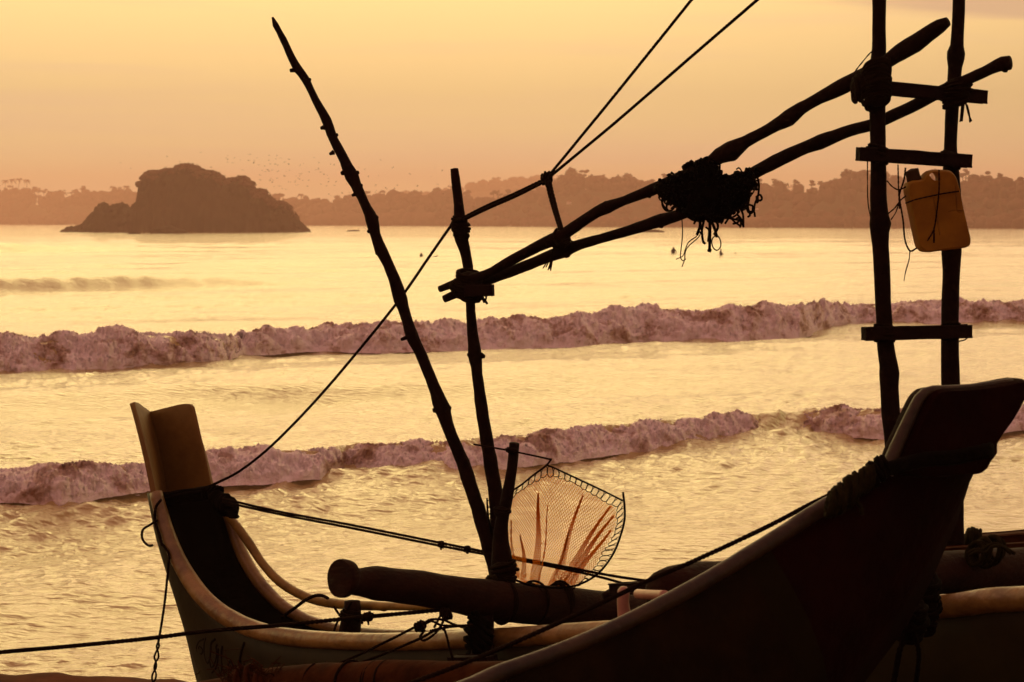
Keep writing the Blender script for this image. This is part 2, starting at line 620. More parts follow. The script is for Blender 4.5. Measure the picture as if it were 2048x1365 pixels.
def crest_param(tab, n):
    xs = np.linspace(tab[0][0], tab[-1][0], n)
    tx = [r[0] for r in tab]
    foot = np.interp(xs, tx, [r[1] for r in tab])
    top = np.interp(xs, tx, [r[2] for r in tab])
    foam = np.interp(xs, tx, [r[3] for r in tab])
    D = F * CAMH / (foot - HOR)
    X = (xs - CX) / F * D
    h = CAMH - (top - HOR) / F * (D + 0.012 * D)
    return xs, X, D, np.maximum(h, 0.0), foam


def smooth01(t):
    t = np.clip(t, 0, 1)
    return t * t * (3 - 2 * t)


def wave_add(X, Y, tab, front, backl, gain, fw=1.0):
    """height of a shoreward-facing wave whose foot follows the table (evaluated as a function of direction u = X/Y)"""
    xs, Xc, Dc, h, foam = crest_param(tab, 400)
    u = X / Y * F + CX
    # find foot distance along each view direction, then measure behind it
    D = np.interp(u, xs, Dc)
    H = np.interp(u, xs, h, left=0, right=0)
    s = (Y - D) / (D * 0.012 + 0.25) / fw      # 1 = crest
    f = np.where(s < 0.9, smooth01((s + 0.25) / 1.15), np.exp(-np.clip(s - 0.9, 0, None) / backl))
    f = np.where(s < -0.25, 0, f)
    return f * H * gain


def sea_height(X, Y, dY, dX):
    z = np.zeros_like(X)
    rng = np.random.default_rng(11)
    # patchiness of the chop
    patch = 0.75 + 0.45 * np.sin(X * 0.21 + 1.3 + 0.7 * np.sin(Y * 0.13)) * np.sin(Y * 0.17 + 0.5 * np.sin(X * 0.19)) + 0.25 * np.sin(X * 0.9 + Y * 0.63 + 2) * np.sin(Y * 0.8 - X * .3)
    patch = np.clip(patch, 0.3, 1.6)
    patch = patch * .85
    u_ = X / Y * F + CX
    for tab_ in (BR1, BR2):
        xs_, Xc_, Dc_, h_, f_ = crest_param(tab_, 300)
        dd_ = np.interp(u_, xs_, Dc_) - Y
        patch = patch + np.where(dd_ > -.5, 1.25 * np.exp(-np.clip(dd_, 0, None) / (.07 * Y)), 0)
    lams = np.concatenate([np.geomspace(0.22, 1.0, 34), np.geomspace(1.0, 5.0, 26), np.geomspace(5, 28, 14)])
    for lam in lams:
        spread = 1.15 if lam < 1 else (0.8 if lam < 5 else 0.35)
        a = R(-52) + rng.normal() * spread * 0.6
        k = 2 * np.pi / lam
        kx, ky = k * math.cos(a), k * math.sin(a)
        slope = 0.044 if lam < 0.6 else (0.014 if lam < 5 else 0.013)
        amp = slope / k * 1.4
        res = np.maximum(dY * abs(math.sin(a)), dX * abs(math.cos(a)))
        fade = smooth01((lam / np.maximum(res, 1e-6) - 2.2) / 2.5)
        ph = rng.uniform(0, 6.28)
        w = np.sin(kx * X + ky * Y + ph)
        w = 1.0 - 2.0 * np.sqrt(np.abs((1 - w) * 0.5)) if lam < 3 else w
        z += amp * fade * w * (patch if lam < 5 else 1.0)
    # chop grows behind and in front of the breakers
    z += wave_add(X, Y, BR1, 1, 3.2, 0.80)
    z += wave_add(X, Y, BR2, 1, 3.4, 0.80)
    for t in SWELLS:
        m = 0.86 + .05 * np.sin(X * .31 + Y * .2) + .035 * np.sin(X * 1.3 + Y * 1.5 + 2 * np.sin(X * .3)) + .03 * np.sin(X * 2.6 + Y * 2.4 + 1)
        z += wave_add(X, Y, t, 1, 1.6, 0.95, 1.5) * np.clip(m, 0.05, 1.2)
    for t, bl in ( (SW4, 1.5), (SW5, 1.5), (SW6, 1.5)):
        mod = 0.42 + 0.28 * np.sin(X * 0.23 + Y * 0.33 + 1.0) + 0.20 * np.sin(X * 0.55 - Y * 0.21) + 0.16 * np.sin(X * 1.1 + Y * .7)
        z += wave_add(X, Y, t, 1, bl, 1.0) * np.clip(mod, 0.02, 1) * 1.25
    return z


def build_sea():
    rows = np.concatenate([np.linspace(1500, 640, 620, endpoint=False), np.linspace(640, 535, 300, endpoint=False), np.linspace(535, 448.2, 150), []])
    Y = F * CAMH / (rows - HOR)
    Y = np.minimum(Y, 3600)
    uin = np.linspace(-0.262, 0.262, 620)
    uo = np.geomspace(0.27, 1.3, 16)
    U = np.concatenate([-uo[::-1], uin, uo])
    XX = np.clip(U[None, :] * Y[:, None], -1500, 1500)
    YY = np.repeat(Y[:, None], len(U), 1)
    dY = np.abs(np.gradient(Y))[:, None]
    dX = (0.000845 * Y)[:, None]
    Z = sea_height(XX, YY, dY, dX)
    edge = smooth01((np.abs(U) - 0.26) / 0.05)
    Z = Z * (1 - edge[None, :]) 
    V = np.stack([XX, YY, Z], 2).reshape(-1, 3)
    nr, nc = XX.shape
    i = np.arange(nr - 1)[:, None] * nc + np.arange(nc - 1)[None, :]
    Fc = np.stack([i, i + 1, i + nc + 1, i + nc], 2).reshape(-1, 4)
    me = bpy.data.meshes.new('sea')
    me.vertices.add(len(V))
    me.vertices.foreach_set('co', V.ravel())
    me.loops.add(Fc.size)
    me.loops.foreach_set('vertex_index', Fc.ravel().astype(np.int32))
    me.polygons.add(len(Fc))
    me.polygons.foreach_set('loop_start', np.arange(0, Fc.size, 4, dtype=np.int32))
    me.polygons.foreach_set('loop_total', np.full(len(Fc), 4, dtype=np.int32))
    me.polygons.foreach_set('use_smooth', np.ones(len(Fc), dtype=bool))
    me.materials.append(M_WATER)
    me.update(calc_edges=True)
    me.validate()
    o = bpy.data.objects.new('sea', me)
    COL.objects.link(o)
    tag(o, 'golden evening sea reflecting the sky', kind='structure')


build_sea()


def mesh_np(name, V, Fc, material, smooth=True, parent=None):
    k = Fc.shape[1]
    me = bpy.data.meshes.new(name)
    me.vertices.add(len(V))
    me.vertices.foreach_set('co', np.asarray(V, float).ravel())
    me.loops.add(Fc.size)
    me.loops.foreach_set('vertex_index', Fc.ravel().astype(np.int32))
    me.polygons.add(len(Fc))
    me.polygons.foreach_set('loop_start', np.arange(0, Fc.size, k, dtype=np.int32))
    me.polygons.foreach_set('loop_total', np.full(len(Fc), k, dtype=np.int32))
    me.polygons.foreach_set('use_smooth', np.full(len(Fc), smooth, dtype=bool))
    me.materials.append(material)
    me.update(calc_edges=True)
    o = bpy.data.objects.new(name, me)
    COL.objects.link(o)
    if parent is not None:
        o.parent = parent
        o.matrix_parent_inverse = Matrix.Translation(-parent.location)
    return o


def grid_faces(nr, nc):
    i = np.arange(nr - 1)[:, None] * nc + np.arange(nc - 1)[None, :]
    return np.stack([i, i + 1, i + nc + 1, i + nc], 2).reshape(-1, 4)


def build_foam(tab, name, label, ns, seed):
    xs, X, D, h, foam = crest_param(tab, ns)
    K = 46
    t = np.linspace(0, 1, K)
    hm = float(np.median(h))
    V = np.zeros((ns, K, 3))
    NO = noise.noise
    for i in range(ns):
        xi = X[i] / hm
        sc = D[i] * 0.012 + 0.25 * hm / .35
        wob = NO(Vector((xi * 0.30, seed, 0))) + .6 * NO(Vector((xi * 0.9, seed + 3, 0)))
        hh = h[i] * (0.94 + 0.26 * wob)
        lead = hm * (0.55 * NO(Vector((xi * 0.35, seed + 9, 0))) + .30 * NO(Vector((xi * 1.3, seed + 2, 0))) + .12 * NO(Vector((xi * 3.7, seed + 5, 0))))
        # where the white water has not yet rolled down, the dark face below it stays bare
        bare = 0.0
        for j in range(K):
            tj = bare + (1 - bare) * t[j]
            a = np.interp(tj, [0, .12, .3, .5, .65, .82, 1], [-.40, -.30, -.06, .34, .8, 1.5, 2.6]) * sc + lead * (1 - tj) ** 1.5
            z = np.interp(tj, [0, .12, .3, .5, .65, .82, 1], [-.30, .16, .52, .86, 1.0, .80, .42]) * hh
            q = Vector((X[i], (D[i] + a), z * 1.2)) / hm
            n1 = NO(q * .95 + Vector((seed, 0, 0)))
            n2 = NO(q * 2.1 + Vector((0, seed, 0)))
            n3 = NO(q * 4.6)
            n4 = NO(q * 9.5)
            n5 = NO(q * 20)
            d = hm * (0.42 * n1 + 0.26 * n2 + 0.17 * (abs(n3) * 1.6 - .35) + 0.10 * (abs(n4) * 1.6 - .35) + 0.05 * n5 - .06)
            m = min(1, t[j] * 6 + .15) * (1 if tj < .72 else 1 - .75 * (tj - .72) / .28)
            Yp = D[i] + a - d * 0.85 * m
            zz = z * (0.35 + 0.65 * min(1, foam[i] * 1.25)) + d * .62 * m
            if tj > .74:
                zz -= hm * (tj - .74) * (1.0 + 1.6 * NO(q * 0.8))
            if foam[i] < .7:
                zz -= hm * (.7 - foam[i]) * .6
            V[i, j] = ((xs[i] - CX) / F * Yp, Yp, zz)
    o = mesh_np(name, V.reshape(-1, 3), grid_faces(ns, K), M_FOAM)
    tag(o, label, kind='stuff')
    rng = random.Random(seed + 1)
    bm = bmesh.new()
    bmesh.ops.create_icosphere(bm, subdivisions=1, radius=1)
    ico = np.array([v.co[:] for v in bm.verts])
    icf = np.array([[v.index for v in f.verts] for f in bm.faces])
    bm.free()
    var = [ico * (1 + .12 * np.random.default_rng(k).normal(size=(len(ico), 1)).clip(-1.6, 1.6)) for k in range(12)]
    LV, LF, off = [], [], 0

    def put(c, sx, sy, sz):
        nonlocal off
        LV.append(var[rng.randrange(12)] * np.array([sx, sy, sz]) + c)
        LF.append(icf + off)
        off += len(ico)
    for q in range(2600):
        i = rng.randrange(ns)
        if foam[i] < .5:
            continue
        tt = rng.random() * .7 + .03
        p = V[i, int(tt * (K - 1))]
        s = hm * rng.uniform(.010, .034)
        put(p + np.array([0, -s * .1, 0]), s * rng.uniform(1, 1.7), s, s * rng.uniform(.6, 1))
    # torn froth drifting before the foot and behind the crest, in long patches
    for q in range(5200):
        i = rng.randrange(ns)
        if foam[i] < .3:
            continue
        front = rng.random() < .6
        dd = -hm * abs(rng.gauss(0, 1.3)) - .2 * hm if front else hm * rng.uniform(2.6, 9)
        if NO(Vector((X[i] / hm * .8 + dd / hm * .5, dd / hm * 1.9, seed))) < .12:
            continue
        Yp = D[i] + dd
        s = hm * rng.uniform(.012, .040)
        zz = 0.01 if front else h[i] * .8 * math.exp(-max(0, dd / (D[i] * .012 + .25) - .9) / 3.3)
        put(np.array([(xs[i] - CX) / F * Yp, Yp, zz]), s * rng.uniform(1, 4), s * 1.8, s * .22)
    lo = mesh_np('foam_lumps', np.vstack(LV), np.vstack(LF), M_FOAM, parent=None)
    lo.parent = o
    lo['kind'] = 'stuff'
    # fine spray hanging over the crest and the tumbling face, so that the edge is soft
    rng = random.Random(seed)
    sv, sf = [], []
    for q in range(15000):
        i = rng.randrange(ns)
        if foam[i] < .5:
            continue
        act = NO(Vector((X[i] / hm * .9, seed, 5))) + .35
        if rng.random() > .35 + act:
            continue
        j = int(K * rng.uniform(.15, .8))
        p = V[i, min(K - 1, j)]
        rr_ = hm * rng.uniform(.0025, .0075)
        up = hm * abs(rng.gauss(0, .035 + .06 * max(0, act)))
        c = (p[0] + rng.gauss(0, .05) * hm, p[1] + rng.gauss(0, .08) * hm, p[2] + up)
        b0 = len(sv)
        for k in range(4):
            sv.append((c[0] + rng.gauss(0, rr_) * 1.8, c[1] + rng.gauss(0, rr_), c[2] + rng.gauss(0, rr_)))
        sf += [(b0, b0 + 1, b0 + 2), (b0, b0 + 2, b0 + 3), (b0, b0 + 3, b0 + 1), (b0 + 1, b0 + 3, b0 + 2)]
    s = mesh_np(name.replace('foam', 'spray'), np.array(sv), np.array(sf), M_FOAM, smooth=False)
    tag(s, 'fine spray thrown off ' + label.split(' ', 1)[1], kind='stuff')


def smoothf(t):
    t = max(0.0, min(1.0, t))
    return t * t * (3 - 2 * t)


build_foam(BR1, 'sea_foam', 'churning foam of the breaker nearest the beach', 1700, 3)
build_foam(BR2, 'sea_foam', 'churning foam of the higher breaker further out', 1500, 17)

# ------------------------------------------------------------------ the beach
def beach_z(x, y):
    base = 1.95 - 0.0 * x if y < 5.6 else max(-1.6, 1.2 * (18.7 - y) / 8.0)
    if y < 8.2:
        t = smoothf((y - 5.0) / 3.2)
        base = 1.95 * (1 - t) + t * 1.2 * (18.7 - y) / 8.0
    return base


def build_beach():
    ys = np.concatenate([[-60, -30, -10, 0, 3], np.linspace(4.5, 15.5, 40, endpoint=False), np.linspace(15.5, 19.6, 60, endpoint=False), [20, 21, 23, 26, 29]])
    xs = np.concatenate([np.geomspace(-60, -9, 8), np.linspace(-8.5, 8.5, 170), np.geomspace(9, 60, 8)])
    V = []
    for y in ys:
        for x in xs:
            z = beach_z(x, y)
            if 4 < y < 21:
                z += 0.035 * noise.fractal(Vector((x * 0.9, y * 0.9, 3)), 1, 2, 4) 
                z += 0.05 * max(0, noise.noise(Vector((x * 0.55, y * 0.4, 7))))
            # a low berm of wet sand at the water's edge on the left
            b = math.exp(-((y - 17.35) / 0.45) ** 2)
            sel = smoothf((-1.9 - x) / 0.6)
            z += b * sel * (0.145 + 0.07 * noise.noise(Vector((x * 1.1, 1.7, 0))) + 0.03 * noise.noise(Vector((x * 4.2, y * 2, 0))))
            z = max(z, -1.6)
            V.append((x, y, z))
    o = mesh_np('beach', np.array(V), grid_faces(len(ys), len(xs)), M_SAND)
    tag(o, 'dark wet sand sloping down to the water', kind='structure')


build_beach()

# ------------------------------------------------------------------ far shore
def ridge_mesh(name, outline, Dshore, depth, treeh, label, seed, ntree, blob):
    """Wooded rise whose tree tops reach the outline; Dshore is a function of x."""
    ox = [p[0] for p in outline]
    oy = [p[1] for p in outline]
    x0, x1 = ox[0], ox[-1]
    xs = np.linspace(x0, x1, 160)
    ts = np.linspace(0, 1, 14)
    V = []

    def top_z(x, D):
        return CAMH + (HOR - np.interp(x, ox, oy)) / F * D

    for x in xs:
        for t in ts:
            Ds = Dshore(x)
            D = Ds + depth * t * 1.5
            zt = max(0.5, top_z(x, Ds + depth) - treeh)
            prof = smoothf(t * 1.5) if t < 0.667 else 1 - 0.9 * smoothf((t - 0.667) * 3)
            z = -0.6 + (zt + 0.6) * prof
            V.append(((x - CX) / F * D, D, max(-0.8, z + 0.5 * noise.noise(Vector((x * 0.02, t * 5, seed)))) if t > 0 else -0.8))
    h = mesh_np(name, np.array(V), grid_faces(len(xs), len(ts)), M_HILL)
    tag(h, label + ', the ground under its trees', kind='structure')
    rng = random.Random(seed)
    bm = bmesh.new()
    bmesh.ops.create_icosphere(bm, subdivisions=2, radius=1)
    base = np.array([v.co[:] for v in bm.verts])
    faces = np.array([[v.index for v in f.verts] for f in bm.faces])
    bm.free()
    variants = []
    for k in range(10):
        B = base.copy()
        for i, p in enumerate(B):
            q = Vector(p)
            B[i] = p * (1 + 0.42 * noise.noise(q * 1.7 + Vector((k * 7, 0, 0))) + 0.30 * noise.noise(q * 4.0 + Vector((0, k * 5, 0))))
        variants.append(B)
    Vs, Fs = [], []
    off = 0
    for q in range(ntree):
        x = rng.uniform(x0, x1)
        row = rng.random()
        t = 1.0 if row < .42 else (rng.uniform(0, .12) if row < .66 else rng.random())
        D = Dshore(x) + depth * t + rng.uniform(-6, 6)
        zt = max(0.5, top_z(x, Dshore(x) + depth) - treeh)
        g = -0.6 + (zt + .6) * smoothf(t)
        s = blob * rng.choice((rng.uniform(.35, .7), rng.uniform(.6, 1.05)))
        hgt = treeh * (rng.uniform(.55, 1.12) if rng.random() < .85 else rng.uniform(1.0, 1.35)) if t > .9 else treeh * rng.uniform(.5, .9)
        if rng.random() < .07:
            hgt *= 1.2
        zc = max(g + hgt - s * .75, s * .5)
        B = variants[rng.randrange(10)] * np.array([s, s, s * rng.uniform(.6, .95)])
        a = rng.uniform(0, 6.28)
        ca, sa = math.cos(a), math.sin(a)
        B = B @ np.array([[ca, -sa, 0], [sa, ca, 0], [0, 0, 1]]) + np.array([(x - CX) / F * D, D, zc])
        Vs.append(B)
        Fs.append(faces + off)
        off += len(B)
        # a skirt of undergrowth below the crown so that no gap shows at the shore
        if zc - s * .6 > g + 1.5:
            B2 = variants[rng.randrange(10)] * np.array([s * .9, s * .9, (zc - g) * .6]) + np.array([(x - CX) / F * D, D + 1, g + (zc - g) * .45])
            Vs.append(B2)
            Fs.append(faces + off)
            off += len(B2)
    for q in range(150):
        x = rng.uniform(x0, x1)
        if noise.noise(Vector((x * .012, seed, 0))) < -.05:
            continue
        D = Dshore(x) + depth + rng.uniform(-5, 3)
        zt = top_z(x, Dshore(x) + depth)
        hp = treeh * rng.uniform(.05, .50)
        cx0 = (x - CX) / F * D
        s = treeh * rng.uniform(.12, .30)
        for w in range(6):
            B = base * np.array([s * rng.uniform(.5, .95), s * .6, s * rng.uniform(.22, .5)]) + np.array([cx0 + rng.gauss(0, s * .5), D, zt + hp + rng.gauss(0, s * .38)])
            Vs.append(B)
            Fs.append(faces + off)
            off += len(B)
        B = base * np.array([.10 * s + .12, .2, treeh * .5]) + np.array([cx0, D, zt + hp - treeh * .42])
        Vs.append(B)
        Fs.append(faces + off)
        off += len(B)
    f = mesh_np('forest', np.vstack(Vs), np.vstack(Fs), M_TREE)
    tag(f, 'hazy tree crowns covering ' + label, kind='stuff')


def base_D(rowl, rowr, xl=0, xr=2048):
    def f(x):
        r = rowl + (rowr - rowl) * (x - xl) / (xr - xl)
        r = min(max(r, rowl - .6), rowr + .8)
        return F * CAMH / (r - HOR)
    return f


D_left = base_D(449.0, 452.5, 0, 1000)
D_right = base_D(452.4, 457.4, 900, 2048)
ridge_mesh('hill', [(800, 392), (870, 384), (930, 373), (980, 364), (1040, 357), (1080, 355), (1110, 359), (1180, 362), (1300, 368), (1500, 378), (1650, 385)],
           lambda x: 3440, 110, 11, 'the palest ridge behind the middle of the bay', 5, 420, 10)
ridge_mesh('hill', [(-520, 372), (-300, 380), (-60, 376), (0, 380), (62, 383), (75, 390), (110, 393), (180, 385), (230, 381), (262, 384), (300, 372), (360, 385), (520, 396), (590, 402),
                         (650, 399), (700, 402), (750, 397), (780, 394), (810, 388), (850, 398), (880, 384), (905, 390), (960, 405), (1010, 420)],
           D_left, 70, 12, 'the low shore beyond the island', 21, 1000, 8)
ridge_mesh('hill', [(880, 412), (960, 398), (1060, 385), (1110, 365), (1140, 352), (1190, 358), (1250, 362), (1310, 366), (1400, 362), (1470, 362), (1540, 372), (1590, 376), (1630, 378), (1660, 368), (1700, 354),
                          (1740, 358), (1800, 362), (1830, 370), (1860, 358), (1930, 358), (1960, 370), (2010, 364), (2060, 366), (2200, 350), (2400, 340), (2700, 350)],
           D_right, 45, 8, 'the nearer wooded shore on the right', 33, 1300, 5)


# single trees and palms that stand out on the skyline
def palm_mesh(height, seed):
    rng = random.Random(seed)
    tr, cr = MB(), MB()
    lean = rng.uniform(-1.2, 1.2)
    C = catmull([(0, 0, 0), (lean * .3, 0, height * .4), (lean, 0, height)], n=7)
    tube(tr, C, np.linspace(.30, .17, len(C)), 5)
    top = Vector((lean, 0, height))
    for k in range(15):
        a = k * 2.4 + rng.uniform(-.3, .3)
        el = rng.uniform(-.15, 1.0)
        L = rng.uniform(3.0, 3.9)
        prev = None
        pts = []
        for i in range(6):
            t = i / 5
            r = L * t * math.cos(el * .6)
            z = L * (math.sin(el) * t - 0.95 * t * t)
            pts.append(top + Vector((math.cos(a) * r, math.sin(a) * r, z)))
        side = Vector((-math.sin(a), math.cos(a), 0))
        vs, fs = [], []
        for i, p in enumerate(pts):
            w = .62 * math.sin(min(1, .15 + i / 5 * .95) * math.pi) + .06
            vs += [p + side * w - Vector((0, 0, w * .8)), p, p - side * w - Vector((0, 0, w * .8))]
        for i in range(5):
            b = i * 3
            fs += [(b, b + 1, b + 4, b + 3), (b + 1, b + 2, b + 5, b + 4)]
        cr.add(vs, fs)
    return tr, cr


def place_palm(x, y_top, D, height, seed, label, group):
    D = D_left(x) + 80
    k = D / 2265
    tr, cr = palm_mesh(height, seed)
    top = P(x, y_top, D)
    height *= k
    k *= 1.2
    root = empty('palm_tree', (top.x, top.y, top.z - height - .8), label, 'palm tree', group)
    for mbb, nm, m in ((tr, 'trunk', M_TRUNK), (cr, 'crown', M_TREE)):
        o = mbb.build(nm, m)
        o.parent = root
    root.scale = (k, k, k)


for x, y, hgt, lab in [(10, 368, 17, 'hazy palm nearest the edge of the photo, its crown above the low shore'), (22, 366, 18, 'hazy palm second from the edge of the photo on the low shore'), (37, 365, 18, 'hazy palm in the middle of the five tall palms on the low shore'),
                       (53, 367, 17, 'slim hazy palm with a gap on either side, fourth from the edge of the photo'), (71, 379, 13, 'short palm standing lower beside the four tall ones')]:
    place_palm(x, y, 2265, hgt, int(x), lab, 'palms on the low shore beyond the island')
for x, y, hgt, lab in [(127, 389, 10, 'low palm crown halfway between the tall palms and the island'), (226, 378, 12, 'palm just before the island, leaning over the shore trees'), (254, 377, 12, 'palm on the skyline close to the island, with a thin trunk'),
                       (279, 373, 14, 'tall palm whose crown nearly touches the cliff of the island')]:
    place_palm(x, y, 2265, hgt, int(x) + 3, lab, 'palms on the low shore beyond the island')
for x, y, hgt, lab in [(604, 392, 10, 'small palm on the skyline right of the island foot'), (762, 385, 11, 'palm on the skyline just right of the leaning stick')]:
    place_palm(x, y, 2200, hgt, int(x), lab, 'palms on the low shore beyond the island')


def broad_tree(x, y_top, D, height, width, seed, label, conical=False):
    rng = random.Random(seed)
    Dn = 3560 if D > 2450 else (D_left(x) + 80 if D > 2000 else D_right(x) + 55)
    height, width, D = height * Dn / D, width * Dn / D, Dn
    top = P(x, y_top, D)
    root = empty('skyline_tree', (top.x, top.y, top.z - height), label, 'tree', 'single trees on the hill skyline')
    tr = MB()
    tube(tr, catmull([(0, 0, -3), (.3, 0, height * .5), (0, 0, height * .9)], n=6), np.linspace(.35, .1, 7), 5)
    for k in range(4):
        a = rng.uniform(0, 6.28)
        z0 = height * rng.uniform(.45, .7)
        tube(tr, [(0.1, 0, z0), (math.cos(a) * width * .16, math.sin(a) * width * .16, z0 + height * .1), (math.cos(a) * width * .34, math.sin(a) * width * .34, z0 + height * .2)], np.array([.15, .1, .05]), 4)
    tr.build('trunk', M_TRUNK).parent = root
    cr = MB()
    n = 260
    for k in range(n):
        while True:
            q = Vector((rng.uniform(-1, 1), rng.uniform(-1, 1), rng.uniform(-1, 1)))
            if q.length < 1:
                break
        t = (q.z + 1) / 2
        lw = (1.05 - t) if conical else 1.0
        lump = 0.75 + .5 * noise.noise(q * 1.8 + Vector((seed, 0, 0)))
        if noise.noise(q * 2.3 + Vector((0, seed, 0))) < -.28:
            continue
        c = Vector((q.x * width * .5 * lw * lump, q.y * width * .5 * lw * lump, height * (.66 if not conical else .55) + q.z * height * (.34 if not conical else .45)))
        s = width * rng.uniform(.05, .10)
        vs = [c + Vector((rng.gauss(0, s), rng.gauss(0, s), rng.gauss(0, s * .8))) for _ in range(4)]
        cr.add(vs, [(0, 1, 2), (0, 2, 3), (0, 3, 1), (1, 3, 2)])
    cr.build('crown', M_TREE, smooth=False).parent = root


for x, y, D, hh, ww, con, lab in [
    (1143, 336, 1480, 13, 10, False, 'tallest broad tree on the ridge right of the knotted ropes'),
    (1127, 350, 1480, 9, 9, False, 'rounded tree leaning against the tallest one on the ridge'),
    (1236, 349, 1440, 7, 3.5, True, 'narrow twin-topped tree on the ridge above the two long poles'),
    (1254, 347, 1440, 9, 7, False, 'bushy tree beside the narrow twin-topped one'),
    (1183, 352, 1460, 7, 8, False, 'low wide tree in the dip between the two tallest ridge trees'),
    (982, 361, 2500, 9, 6, False, 'small pale tree on the farthest ridge'),
    (1042, 355, 2500, 9, 8, False, 'pale tree on the farthest ridge beside the knotted ropes'),
    (1589, 361, 1280, 9, 3.6, True, 'pointed conifer standing alone on the ridge left of the ladder frame'),
    (1562, 364, 1290, 6, 9, False, 'flat-topped tree next to the pointed conifer'),
    (1695, 339, 1240, 9, 8, False, 'high round tree on the hill just left of the ladder frame'),
    (1712, 345, 1240, 8, 5, False, 'slim tree between the ladder frame and the high round tree'),
    (1728, 343, 1240, 7, 6, False, 'dark tree touching the left upright of the ladder frame'),
    (1672, 357, 1240, 8, 6, False, 'stepped tree on the slope below the high round tree'),
    (1943, 349, 1170, 8, 6, False, 'round tree directly right of the yellow can'),
    (1965, 352, 1170, 7, 7, False, 'wide tree a little right of the yellow can'),
    (2002, 357, 1160, 7, 5, False, 'small domed tree near the far right end of the ridge'),
    (1795, 352, 1200, 8, 6, False, 'tree seen between the ladder upright and the yellow can'),
    (298, 372, 2240, 8, 5, True, 'dark pointed tree behind the cliff of the island'),
    (790, 384, 2190, 9, 10, False, 'sparse open tree between the leaning stick and the mast'),
    (885, 382, 2180, 8, 12, False, 'wide domed tree left of the mast top'),
    (612, 391, 2200, 7, 6, False, 'low tree at the skyline right of the island'),
]:
    broad_tree(x, y, D + 8, hh, ww, int(x), lab, con)

# a pale house among the trees of the right hill
def house(x, y, D, w, label):
    D = D_right(x) + 8
    c = P(x, y, D)
    root = empty('house', (c.x, c.y, c.z), label, 'house', 'pale houses among the far trees')
    wm = MB()
    box_between(wm, (-w / 2, 0, w * .25), (w / 2, 0, w * .25), w * .7, w * .5)
    wm.build('wall', M_WALLW, smooth=False).parent = root
    rm = MB()
    rm.add([(-w * .58, -w * .42, w * .5), (w * .58, -w * .42, w * .5), (w * .58, w * .42, w * .5), (-w * .58, w * .42, w * .5), (-w * .4, 0, w * .8), (w * .4, 0, w * .8)],
           [(0, 1, 5, 4), (2, 3, 4, 5), (0, 4, 3), (1, 2, 5), (0, 3, 2, 1)])
    rm.build('roof', M_ROOF, smooth=False).parent = root


house(1138, 409, 1405, 3.4, 'pale house on the slope under the tallest ridge tree')
house(1514, 420, 1235, 1.5, 'tiny bright hut showing beside the hanging black net')

